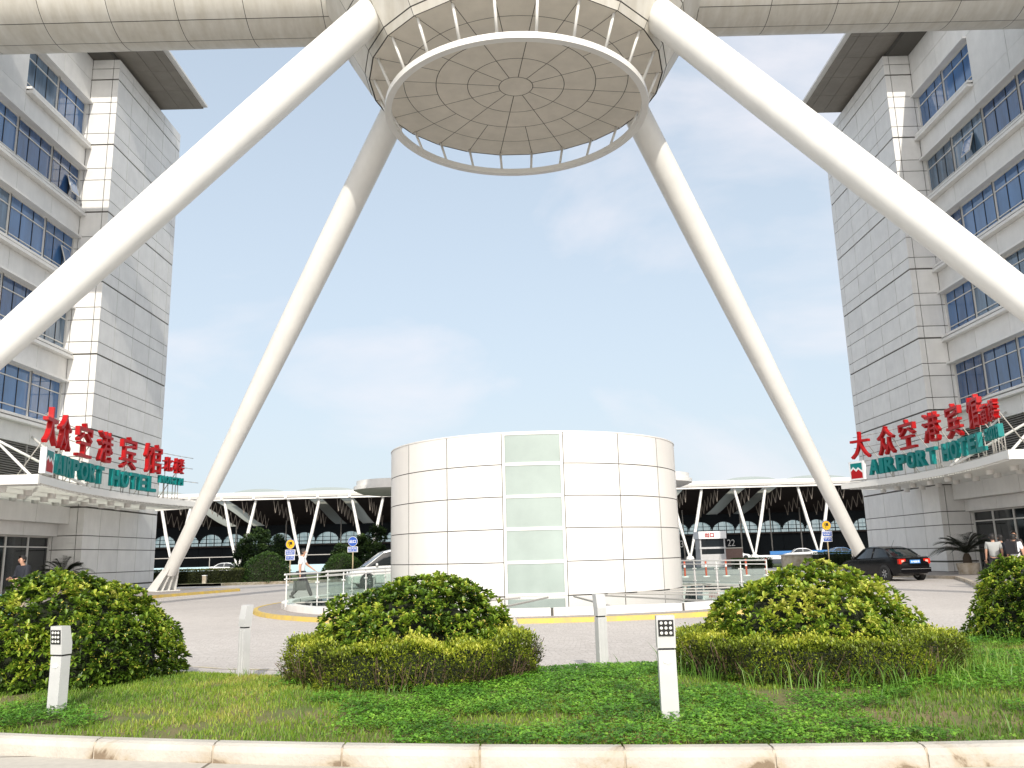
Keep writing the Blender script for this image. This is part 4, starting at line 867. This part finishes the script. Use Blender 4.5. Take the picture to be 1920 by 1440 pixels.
# low grey wall, barrier, booth, posts
MBX = lambda *a: MB().box(*a)
def put_px(px, y): return (px-960-(1041-1000)*0-7)/1550*y*.985
t = thing('concrete_wall', 'low pale concrete wall between the booth and the dark hedge', 'wall', (22, 66, 0)); MBX(20.7, 22.9, 65.8, 66.2, .0, .95).build('wall_body', concrete, t); MBX(20.6, 23.0, 65.7, 66.3, .955, 1.03).build('wall_cap', slabm, t)
bt = thing('toll_booth', 'grey and white booth with a red lettered roof band behind the right railing', 'booth', (17.5, 76, 0)); x0b, x1b = 16.35, 18.6
mb = MB(); mb.box(x0b, x1b, 75, 77, 0, 1.15); mb.box(x0b, x0b+.12, 75, 77, 1.15, 2.5); mb.box(x1b-.12, x1b, 75, 77, 1.15, 2.5); mb.box(x0b-.05, x1b+.05, 74.95, 77.05, 1.62, 1.78); mb.box(x0b, x1b, 76.9, 77, 1.15, 2.5)
for q in range(1, 4): mb.box(x0b+q*.56-.02, x0b+q*.56+.02, 74.97, 75.01, .1, 1.1)
mb.build('booth_body', lampm, bt); MBX(x0b+.12, x1b-.12, 75.05, 75.08, 1.15, 1.62).build('window', darkglass, bt); MBX(x0b+.12, x1b-.12, 75.05, 75.08, 1.78, 2.5).build('window', darkglass, bt)
rb_ = MBX(x0b-.1, x1b+.1, 74.8, 77.1, 2.5, 3.15).build('roof_band', white_s, bt); tb = textfit('出口', .8, .4, .05, .02); tb.build('lettering', red, bt, xf=upright((17.2, 74.79, 2.64), (1, 0, 0), (0, -1, 0)))
textfit('EXIT', .5, .12, .03, .02).build('lettering', red, bt, xf=upright((18.05, 74.79, 2.7), (1, 0, 0), (0, -1, 0))) if False else None
t = thing('brick_wall', 'low reddish wall just right of the booth', 'wall', (20, 78, 0)); MBX(18.75, 20.9, 78, 78.3, 0, 1.6).build('wall_body', mat('reddish_brick', (.22, .14, .12), .9, noise=.2, nscale=6), t); MBX(18.7, 20.95, 77.95, 78.35, 1.605, 1.7).build('wall_cap', slabm, t)
rw = mat('red_post_paint', (.55, .10, .05), .5)
for i, px in enumerate((1275, 1314, 1351, 1388, 1425)):
    lb = ['red and white post nearest the rotunda behind the right railing', 'second red and white post from the rotunda', 'middle red and white post behind the right railing', 'fourth red and white post from the rotunda', 'red and white post farthest from the rotunda'][i]
    p = thing('traffic_post', lb, 'traffic post', ((px-966)/1550*49, 49.3, 0), 0, 'red and white traffic posts behind the right railing')
    MB().tube([(0, 0, .04), (0, 0, .95)], .055, 10).build('post', rw, p, local=True, smooth='auto'); MB().tube([(0, 0, .55), (0, 0, .68)], .062, 10).build('reflective_band', white_s, p, local=True, smooth='auto'); MB().lathe([(0, 0), (.22, 0), (.2, .05), (0, .06)], 14).build('foot', white_s, p, local=True, smooth='auto')
t = thing('marker_post', 'short white marker post at the kerb of the far left bed', 'marker post', (-21.0, 57.0, .15)); MB().box(-.12, .12, -.12, .12, 0, .5).build('post', concrete, t, local=True); MB().box(-.14, .14, -.14, .14, .501, .55).build('cap', white_s, t, local=True)
bb = thing('barrier', 'long white and blue barrier in front of the terminal on the right', 'barrier', (45, 120, 0)); MBX(34, 70, 119.9, 120.1, .05, .62).build('white_band', white_s, bb); MBX(36, 70, 119.8, 120.0, .64, 1.15).build('blue_band', mat('blue_banner', (.03, .16, .42), .5), bb)
bb = thing('barrier', 'pale blue and white barrier behind the long olive hedge', 'barrier', (-38, 110, 0)); MBX(-52, -24, 110, 110.2, .05, 1.0).build('white_band', mat('pale_blue_panel', (.45, .62, .68), .5), bb); MB().tube([(-52, 110, 2.2), (-24, 110, 2.2)], .06, 6).build('top_rail', pole_m, bb)
for i in range(8): MB().tube([(-52+i*4, 110, 1.0), (-52+i*4, 110, 2.2)], .05, 6).build('upright', pole_m, bb)
# ---------------------------------------------------------------- road signs
def road_sign(label, px, y, zc, kind):
    x = (px-960)/1550*y*.983; t = thing('road_sign', label, 'road sign', (x-.1, y, .12), radians(-4 if x < 0 else 4))
    MB().tube([(0, .05, 0), (0, .05, zc+.2)], .04, 8).build('pole', mat('tan_pole', (.45, .36, .22), .5), t, local=True, smooth='auto')
    R = Matrix.Rotation(radians(90), 4, 'X'); z = zc-.12
    def disc(rr, d0, d1, m, name, par=None):
        mb = MB(); mb.lathe([(0, d0), (rr, d0), (rr, d1), (0, d1)], 32); return mb.build(name, m, t, local=True, xf=Matrix.Translation((0, 0, z)) @ R)
    def plate(w_, h_, zz, m, lines):
        MB().box(-w_/2, w_/2, -.012, .012, zz-h_/2, zz+h_/2).build('plate', white_s, t, local=True); MB().box(-w_/2+.04, w_/2-.04, -.02, -.0125, zz-h_/2+.035, zz+h_/2-.035).build('plate_face', m, t, local=True)
        n = len(lines)
        for i, l_ in enumerate(lines):
            hh = (h_-.14)/n*.72; zz0 = zz+h_/2-.07-(i+1)*(h_-.14)/n+.02; textfit(l_, w_*.78, hh, .006, .01).build('lettering', white_s, t, local=True, xf=upright((0, -.021, zz0), (1, 0, 0), (0, -1, 0)))
    if kind == 'slow':
        disc(.31, 0, .02, blue_s, 'disc_rim'); disc(.285, .021, .03, yel_s, 'disc_face'); textfit('慢', .30, .32, .006, .03).build('lettering', black, t, local=True, xf=upright((0, -.032, z-.16), (1, 0, 0), (0, -1, 0)))
        plate(.66, .34, z-.52, blue_s, ['机动车', '减速慢行']); plate(.60, .30, z-.86, blue_s, ['停车', '入口'])
    else:
        disc(.31, 0, .02, white_s, 'disc_rim'); disc(.29, .021, .03, blue_s, 'disc_face'); textfit('出口', .42, .2, .006, .02).build('lettering', white_s, t, local=True, xf=upright((0, -.032, z-.10), (1, 0, 0), (0, -1, 0)))
        plate(.66, .34, z-.50, blue_s, ['停车场', '出口'])
road_sign('yellow round slow sign over blue plates left of the walking man', 540, 54, 2.55, 'slow')
road_sign('blue round sign over one blue plate beside the silver van', 657, 54, 2.62, 'exit')
road_sign('yellow round sign over blue plates next to the right leg', 1546, 53, 2.85, 'slow')
# ---------------------------------------------------------------- vehicles
def section(wb, ws_, wt, zb, zs_, zt):     # half outline, bottom centre to top centre
    return [(0, zb), (wb*.8, zb), (wb, zb+.06), (ws_*.99, zb+(zs_-zb)*.35), (ws_, zs_-.10), (ws_*.985, zs_), (wt, zt-.03), (wt*.93, zt), (0, zt+.01)]
def loft(st, m=0):
    mb = MB(); vs = []; n = len(st[0][1])
    for x, pr in st:
        vs += [(x, y, z) for y, z in pr]+[(x, -y, z) for y, z in pr[1:-1][::-1]]
    q = 2*n-2; fs = [(i*q+j, i*q+(j+1) % q, (i+1)*q+(j+1) % q, (i+1)*q+j) for i in range(len(st)-1) for j in range(q)]
    fs += [tuple(range(q))[::-1], tuple((len(st)-1)*q+j for j in range(q))]; return mb.add(vs, fs, m)
def car(label, loc, rz, paint, kind='sedan', group=None, plate_txt=None, simple=False):
    t = thing('car' if kind == 'sedan' else 'minivan', label, 'car' if kind == 'sedan' else 'van', loc, rz, group)
    sed = kind == 'sedan'
    if sed:   # x forward
        prof_ = [(-2.22, .45, .62, .80), (-2.16, .30, .72, .98), (-1.9, .22, .82, 1.02), (-1.4, .2, .855, 1.0), (-.6, .2, .86, .95), (.4, .2, .86, .93), (.95, .2, .86, .92), (1.6, .22, .83, .84), (1.95, .26, .78, .74), (2.15, .3, .68, .64), (2.2, .42, .6, .55)]
        wr, wx, roof = .31, (-1.32, 1.30), [(-1.62, .70, .66, .99, 1.04), (-1.05, .74, .56, .98, 1.36), (-.7, .76, .57, .96, 1.435), (.0, .77, .58, .94, 1.45), (.42, .77, .56, .93, 1.39), (1.05, .74, .66, .92, .97)]
    else:
        prof_ = [(-2.4, .4, .84, 1.1), (-2.36, .25, .88, 1.16), (-1.6, .22, .9, 1.16), (0, .22, .9, 1.14), (1.1, .22, .9, 1.12), (1.6, .22, .88, 1.08), (2.1, .24, .84, .92), (2.35, .3, .76, .74), (2.43, .42, .66, .6)]
        wr, wx, roof = .35, (-1.45, 1.5), [(-2.34, .82, .72, 1.14, 1.75), (-2.2, .84, .70, 1.14, 1.9), (-1.0, .85, .70, 1.13, 1.95), (.2, .85, .69, 1.12, 1.92), (.65, .84, .67, 1.11, 1.82), (1.62, .78, .72, 1.08, 1.14)]
    bd = loft([(x, section(w_*.94, w_, w_*.95, zb, z_, z_+.0)) for x, zb, w_, z_ in prof_]); body = bd.build('body', paint, t, smooth='auto', local=True)
    gb = loft([(x, [(0, zb), (wb*.99, zb), (wb, zb+.02), (wt+.02, zt-.06), (wt, zt-.02), (wt*.8, zt), (0, zt+.01)]) for x, wb, wt, zb, zt in roof]); gb.build('cabin_glass', darkglass, t, smooth='auto', local=True)
    rf = roof[1:-1]; rm = loft([(x, [(0, zt-.03), (wt*.99, zt-.05), (wt+.03, zt-.045), (wt+.015, zt+.002), (wt*.8, zt+.022), (0, zt+.035)]) for x, wb, wt, zb, zt in rf]); rm.build('roof', paint, t, smooth='auto', local=True)
    e = 1.012
    for sgn in (-1, 1):
        A = [Vector((x, sgn*wb*e, zb)) for x, wb, wt, zb, zt in roof]; Bq = [Vector((x, sgn*(wt+.02)*1.02, zt-.03)) for x, wb, wt, zb, zt in roof]
        pls = [([A[-1], Bq[-2]], .035), ([A[0], Bq[1]], .05)]
        mid = len(roof)//2; pls.append(([(A[mid]+A[mid-1])/2, (Bq[mid]+Bq[mid-1])/2], .03))
        if not sed: pls.append(([A[2], Bq[2]], .03))
        for pp, w_ in pls: MB().tube(pp, w_, 6).build('pillar', paint, t, smooth=True, local=True)
    for x in wx:
        for sgn in (-1, 1):
            w_ = (.86 if sed else .9); ar = MB(); ar.lathe([(0, -.01), (wr+.06, -.01), (wr+.06, .012), (0, .012)], 24); ar.build('wheel_arch', black, t, local=True, xf=Matrix.Translation((x, sgn*(w_-.002), wr+.02)) @ Matrix.Rotation(radians(90), 4, 'X'))
            tr_ = MB(); tr_.lathe([(.19, -.10), (wr-.02, -.11), (wr, -.08), (wr, .08), (wr-.02, .11), (.19, .10), (.19, -.10)], 28)
            wh = thing_child('wheel', t, tr_, rubber, Matrix.Translation((x, sgn*(w_-.075), wr)) @ Matrix.Rotation(radians(90), 4, 'X'))
            if not simple:
                rm_ = MB(); rm_.lathe([(0, .07), (.06, .08), (.17, .05), (.2, .095), (.2, -.095), (0, -.07)], 20)
                for q in range(7): a = 2*pi*q/7; rm_.bar((.05*cos(a), .05*sin(a), .085), (.18*cos(a), .18*sin(a), .09), .035, .02)
                fl_ = Matrix.Rotation(radians(0 if sgn < 0 else 180), 4, 'Y'); o = rm_.build('rim', alum, None, local=True, xf=Matrix.Translation((x, sgn*(w_-.075), wr)) @ Matrix.Rotation(radians(90), 4, 'X') @ fl_); o.parent = wh
    if simple: return t
    xr, xf_ = prof_[1][0], prof_[-2][0]
    for sgn in (-1, 1):
        y = sgn*(.60 if sed else .72); z0, z1 = (.72, .93) if sed else (.8, 1.3); lw_ = .34 if sed else .16
        tl = MB(); tl.box(xr-.05, xr+.12, y-sgn*lw_*.5, y+sgn*lw_*.42, z0, z1); tl.build('tail_light', mat('tail_light_red', (.55, .02, .01), .15, coat=.6), t, local=True)
        tl = MB(); tl.box(xr-.056, xr-.045, y-sgn*lw_*.28, y+sgn*lw_*.1, z0+.05, z1-.05); tl.build('reversing_light', mat('lamp_pale_red', (.80, .42, .34), .2), t, local=True)
        hl = MB(); hl.lathe([(0, .05), (.10, .03), (.13, 0), (0, -.05)], 16); zz = .62 if sed else .78; yy = sgn*(.5 if sed else .6)
        hl.build('headlight', mat('headlight_glass', (.75, .76, .74), .1), t, local=True, xf=Matrix.Translation((xf_+.0, yy, zz)) @ Matrix.Rotation(radians(75), 4, 'Y') @ Matrix.Diagonal((.8, 1.5, 1, 1)), smooth=True)
        mr = MB(); xm, ym, zm = (.78, .93, .98) if sed else (1.05, 1.0, 1.2); mr.lathe([(0, -.06), (.085, -.045), (.1, 0), (.085, .045), (0, .06)], 14); mr.build('wing_mirror', paint, t, local=True, smooth=True, xf=Matrix.Translation((xm, sgn*ym, zm)) @ Matrix.Rotation(radians(90), 4, 'Y') @ Matrix.Diagonal((.8, 1.2, 1.1, 1)))
        for xh in (.25, -.75): MB().box(xh-.09, xh+.09, sgn*.868-.012, sgn*.868+.012, .78, .805).build('door_handle', alum if not sed else paint, t, local=True)
    bp = MB(); bp.box(xr-.09, xr+.02, -.72, .72, .36, .56); bp.build('rear_bumper', paint, t, local=True); MB().box(xr-.097, xr-.088, -.70, .70, .50, .515).build('chrome_strip', alum, t, local=True)
    MB().box(xf_-.03, xf_+.09, -.6, .6, .26, .42).build('front_bumper', paint, t, local=True); MB().box(xf_+.0, xf_+.05, -.34, .34, .5, .62).build('grille', black, t, local=True)
    np_ = MB().box(xr-.075, xr-.06, -.24, .24, .74, .88).build('number_plate', mat('plate_blue', (.06, .25, .62), .4), t, local=True)
    if plate_txt: o = textfit(plate_txt, .4, .09, .004, .02).build('lettering', white_s, None, local=True, xf=upright((xr-.076, 0, .765), (0, -1, 0), (-1, 0, 0))); o.parent = np_
    if sed: MB().tube([(-.75, 0, 1.45), (-.95, 0, 1.72)], .006, 5).build('aerial', black, t, local=True)
    else:
        for sgn in (-1, 1): MB().tube([(1.55, sgn*.1, 1.12), (1.3, sgn*.1+.45, 1.32)], .012, 5).build('wiper', black, t, local=True)
    return t
def thing_child(name, parent, mb, m, xf): return mb.build(name, m, parent, local=True, xf=xf, smooth='auto')
blackp = mat('black_car_paint', (.004, .004, .005), .2, coat=.12, spec=.25); silverp = mat('silver_car_paint', (.70, .71, .70), .3, metal=.15, coat=.6); tealp = mat('teal_car_paint', (.10, .28, .32), .2, metal=.3, coat=1)
car('black saloon car seen from behind beside the foot of the right leg', (16.55, 38.3, .004), radians(101), blackp, 'sedan', None, 'A·46B18')
car('silver minivan with its nose showing left of the rotunda', (-6.55, 45.0, .004), radians(199), silverp, 'van', None, None)
car('teal car cut off by the left edge of the photo beside the big bush', (-15.55, 21.9, .004), radians(4), tealp, 'sedan', None, None)
wp = mat('white_car_paint', (.75, .76, .76), .25, coat=.8); bp_ = mat('blue_car_paint', (.05, .14, .30), .25, coat=.8)
for i, (x, y, a, p, k, lb) in enumerate([(31.5, 122, 8, wp, 'sedan', 'distant white car parked left of the blue barrier'), (37.5, 112, 172, wp, 'sedan', 'distant white car at the left end of the blue barrier'), (43.5, 113, 5, bp_, 'sedan', 'distant blue car in front of the blue barrier'), (49.5, 113, 175, wp, 'sedan', 'distant white car near the right leg in front of the barrier'),
                        (-36.5, 107, 5, wp, 'sedan', 'distant white car above the olive hedge nearest the left leg'), (-31, 107, 178, silverp, 'sedan', 'distant silver car above the right end of the olive hedge')]):
    car(lb, (x, y, .006), radians(a), p, k, 'cars parked in front of the terminal', simple=True)
# ---------------------------------------------------------------- people
def skin_mesh(name, verts, edges, m, parent, sub=1):
    """verts: (x,y,z,rx[,ry]); grown with a Skin modifier and baked to a mesh"""
    me = bpy.data.meshes.new(name); me.from_pydata([v[:3] for v in verts], edges, []); o = bpy.data.objects.new(name, me); COL.objects.link(o)
    sk = o.modifiers.new('skin', 'SKIN'); sk.use_smooth_shade = True
    for i, v in enumerate(verts): me.skin_vertices[0].data[i].radius = (v[3], v[4] if len(v) > 4 else v[3])
    me.skin_vertices[0].data[0].use_root = True
    sb_ = o.modifiers.new('sub', 'SUBSURF'); sb_.levels = sub; sb_.render_levels = sub
    dg = bpy.context.evaluated_depsgraph_get(); dg.update(); nm = bpy.data.meshes.new_from_object(o.evaluated_get(dg)); bpy.data.objects.remove(o); nm.name = name; nm.materials.clear(); nm.materials.append(m)
    o = bpy.data.objects.new(name, nm); COL.objects.link(o); o.parent = parent; return o
def person(label, loc, rz, pose, shirt, pants, long_sleeve=False, hair_len=0, scale=1.0, glasses=False, group=None):
    """faces local +y. pose: dict of joint positions"""
    t = thing('person', label, 'person', loc, radians(rz), group); t.scale = (scale,)*3
    J = dict(pel=(0, 0, .95), wai=(0, .0, 1.08), che=(0, .0, 1.28), nec=(0, .005, 1.45), hed=(0, .03, 1.6), shL=(-.19, 0, 1.39), shR=(.19, 0, 1.39), hpL=(-.09, 0, .90), hpR=(.09, 0, .90),
             elL=(-.24, .0, 1.12), elR=(.24, .0, 1.12), wrL=(-.26, .08, .87), wrR=(.26, .08, .87), knL=(-.10, .02, .49), knR=(.10, .02, .49), anL=(-.10, 0, .09), anR=(.10, 0, .09)); J.update(pose)
    V_ = []; E_ = []
    def add(p, rx, ry=None, prev=None):
        V_.append((*p, rx, ry if ry else rx)); 
        if prev is not None: E_.append((prev, len(V_)-1))
        return len(V_)-1
    pe = add(J['pel'], .12, .09); wa = add(J['wai'], .105, .08, pe); ch = add(J['che'], .13, .09, wa); nk = add(J['nec'], .055, .055, ch)
    hx, hy, hz_ = J['hed']; jw = add((hx, hy+.005, hz_-.06), .062, .066, nk); md = add((hx, hy, hz_), .076, .09, jw); add((hx, hy-.012, hz_+.062), .06, .075, md)
    for s_ in 'LR':
        a = add(J['sh'+s_], .062, None, ch); b = add(J['el'+s_], .042, None, a); c = add(J['wr'+s_], .027, None, b)
        w_ = Vector(J['wr'+s_]); d = (w_-Vector(J['el'+s_])).normalized(); pm = add(tuple(w_+d*.06), .036, .02, c)
        sd_ = d.cross(Vector((0, 1, .2))).normalized()
        for q, (o_, l_) in enumerate(((-.027, .062), (-.009, .075), (.009, .07), (.027, .055))):
            k1 = add(tuple(w_+d*.095+sd_*o_), .0095, None, pm); k2 = add(tuple(w_+d*(.095+l_*.55)+sd_*o_+Vector((0, .008, 0))), .0085, None, k1); add(tuple(w_+d*(.095+l_)+sd_*o_+Vector((0, .022, 0))), .007, None, k2)
        th = add(tuple(w_+d*.05-sd_*.045), .011, None, pm); add(tuple(w_+d*.085-sd_*.062+Vector((0, .01, 0))), .009, None, th)
        h = add(J['hp'+s_], .088, None, pe); k = add(J['kn'+s_], .058, None, h); n_ = add(J['an'+s_], .038, None, k)
    body = skin_mesh('body', V_, E_, skin, t)
    # face: nose, eyes, ears merged into the body mesh
    fm = MB(); fm.add([(hx-.012, hy+.088, hz_+.0), (hx+.012, hy+.088, hz_), (hx, hy+.118, hz_-.022), (hx, hy+.088, hz_+.035), (hx, hy+.092, hz_-.03)], [(0, 2, 3), (2, 1, 3), (0, 4, 2), (4, 1, 2)])
    for q in (-1, 1): fm.lathe([(0, .008), (.02, .004), (.03, -.012), (0, -.012)], 8, (hx+q*.078, hy-.005, hz_-.005))
    nf = fm.build('nose_and_ears', skin, t, local=True, smooth=True); nf.name = 'face'
    for q in (-1, 1): MB().obox((hx+q*.03, hy+.088, hz_+.012), (.022, .008, .009), Matrix.Identity(3)).build('eye', black, t, local=True)
    MB().obox((hx, hy+.088, hz_-.052), (.04, .008, .008), Matrix.Identity(3)).build('mouth', mat('lips', (.35, .12, .10), .5), t, local=True)
    if glasses:
        for q in (-1, 1): MB().lathe([(.02, 0), (.024, 0), (.024, .004), (.02, .004), (.02, 0)], 12).build('glasses', black, t, local=True, xf=Matrix.Translation((hx+q*.03, hy+.105, hz_+.012)) @ Matrix.Rotation(radians(90), 4, 'X'))
    # hair cap
    hv = MB(); n1_, n2_ = 16, 8; vs = []
    for j in range(n2_+1):
        el = radians(90-j*(125+hair_len*.3)/n2_)
        for i in range(n1_):
            a = 2*pi*i/n1_; fr = max(0, sin(a)); e2_ = el+(radians(92)*fr**1.1*(j/n2_)); rr = .099*(1+.03*sin(5*a+j)); ce = cos(e2_) if e2_ > 0 else max(cos(e2_), .93); vs.append((hx+rr*ce*cos(a)*.93, hy-.008+rr*1.14*ce*sin(a), hz_+.028+rr*sin(e2_)*(1.02 if e2_ > 0 else 1.7)))
    hv.add(vs, [(j*n1_+i, j*n1_+(i+1) % n1_, (j+1)*n1_+(i+1) % n1_, (j+1)*n1_+i) for j in range(n2_) for i in range(n1_)]); hv.build('hair', hairm, t, local=True, smooth=True)
    # clothes: same skeleton, slightly larger radii, ending at neckline, sleeves, waist and hems
    P_ = lambda k: Vector(J[k])
    sv, se = [], []
    def ad(p, rx, ry=None, prev=None):
        sv.append((*p, rx, ry if ry else rx))
        if prev is not None: se.append((prev, len(sv)-1))
        return len(sv)-1
    a = ad(P_('pel')+Vector((0, 0, -.07)), .175, .135); b = ad(J['wai'], .165, .13, a); c = ad(J['che'], .185, .14, b); ad(P_('nec')+Vector((0, 0, -.035)), .072, .070, c)
    for s_ in 'LR':
        q = ad(J['sh'+s_], .088, None, c); e_ = P_('sh'+s_).lerp(P_('el'+s_), 1 if long_sleeve else .78); q2 = ad(tuple(e_), .058, None, q)
        if long_sleeve: ad(tuple(P_('el'+s_).lerp(P_('wr'+s_), .93)), .042, None, q2)
    skin_mesh('shirt', sv, se, shirt, t)
    sv, se = [], []; a = ad(P_('pel')+Vector((0, 0, .06)), .165, .125)
    for s_ in 'LR':
        h = ad(J['hp'+s_], .112, None, a); k = ad(J['kn'+s_], .082, None, h); ad(tuple(P_('an'+s_)+Vector((0, 0, .0))), .062, None, k)
    skin_mesh('trousers', sv, se, pants, t)
    for s_ in 'LR':
        x, y, z = J['an'+s_]; tip = pose.get('foot'+s_, (x, y+.17, z-.055)); MB().tube([(x, y-.05, z-.045), (x, y+.03, z-.03), tip], [.042, .048, .03], 10).build('shoe', black, t, local=True, smooth='auto')
    return t
wsh = mat('white_cotton', (.82, .84, .88), .8); dkt = mat('dark_trousers', (.03, .03, .035), .85); kh = mat('khaki_cotton', (.42, .35, .25), .85); dks = mat('dark_jacket', (.012, .014, .022), .8); gys = mat('grey_shirt', (.36, .37, .36), .85)
walker = person('man in white shirt and dark trousers walking with a dark briefcase beside the railing', (-7.8, 30.7, .104), -82,
    dict(hpL=(-.085, .0, .90), hpR=(.085, 0, .90), knR=(.09, .20, .52), anR=(.09, .36, .12), knL=(-.09, -.04, .49), anL=(-.09, -.34, .17), footL=(-.09, -.22, .05), footR=(.09, .52, .10), elR=(.26, -.03, 1.12), wrR=(.25, -.02, .87), elL=(-.25, .16, 1.17), wrL=(-.24, .36, 1.02), hed=(0, .05, 1.6)), wsh, dkt, scale=1.06)
bc = thing('briefcase', 'dark briefcase held by the walking man in the white shirt', 'briefcase', (-7.8, 30.7, .104), radians(-82)); bc.scale = (1.06,)*3
leather = mat('dark_leather', (.025, .03, .028), .55)
bs = MB(); bs.add([(.22, -.24, .33), (.32, -.24, .33), (.32, .20, .33), (.22, .20, .33), (.235, -.22, .66), (.305, -.22, .66), (.305, .18, .66), (.235, .18, .66)], [(3, 2, 1, 0), (4, 5, 6, 7), (0, 1, 5, 4), (1, 2, 6, 5), (2, 3, 7, 6), (3, 0, 4, 7)]); bs.build('case', leather, bc, local=True)
MB().tube([(.27, -.10, .66), (.27, -.085, .73), (.27, .045, .73), (.27, .06, .66)], .012, 6).build('handle', leather, bc, local=True)
MB().box(.321, .328, -.2, .16, .36, .50).build('pocket', leather, bc, local=True)
person('person in dark jacket and khaki trousers by the left hotel entrance', (-13.55, 23.2, .12), 155, dict(elL=(-.23, .06, 1.12), wrL=(-.13, .26, 1.08), elR=(.23, .06, 1.12), wrR=(.12, .26, 1.10), hed=(0, .06, 1.59)), dks, kh, True, 10)
GP = 'people waiting by the right hotel entrance'
person('person in grey shirt seen from behind, leftmost of the people by the right entrance', (16.15, 28.6, .12), -30, dict(wrR=(.22, .16, .92)), gys, dkt, False, 20, .985, group=GP)
person('person in dark top between the grey shirt and the white shirt', (17.0, 29.6, .12), 10, {}, dks, dkt, False, 30, .97, group=GP)
bpk = person('person in white shirt with a black backpack by the right entrance', (16.5, 28.0, .12), -55, {}, wsh, dkt, False, 5, .97, group=GP)
bk = thing('backpack', 'black backpack worn over the white shirt by the right entrance', 'backpack', (16.5, 28.0, .12), radians(-55))
bkm = mat('black_nylon', (.015, .014, .018), .7); b_ = MB(); b_.obox((0, -.2, 1.22), (.30, .16, .42), Matrix.Identity(3)); b_.obox((0, -.29, 1.12), (.24, .05, .2), Matrix.Identity(3)); o = b_.build('bag', bkm, bk, local=True)
for q in (-1, 1): MB().tube([(q*.12, -.14, 1.42), (q*.13, -.02, 1.475), (q*.13, .125, 1.36), (q*.15, .10, 1.15), (q*.14, -.13, 1.02)], .022, 6).build('strap', bkm, bk, local=True, smooth=True)
person('man with glasses and dark shirt turned toward the camera by the right entrance', (17.05, 28.9, .12), 165, {}, mat('dark_brown_shirt', (.04, .03, .03), .8), dkt, False, 0, 1.03, True, GP)
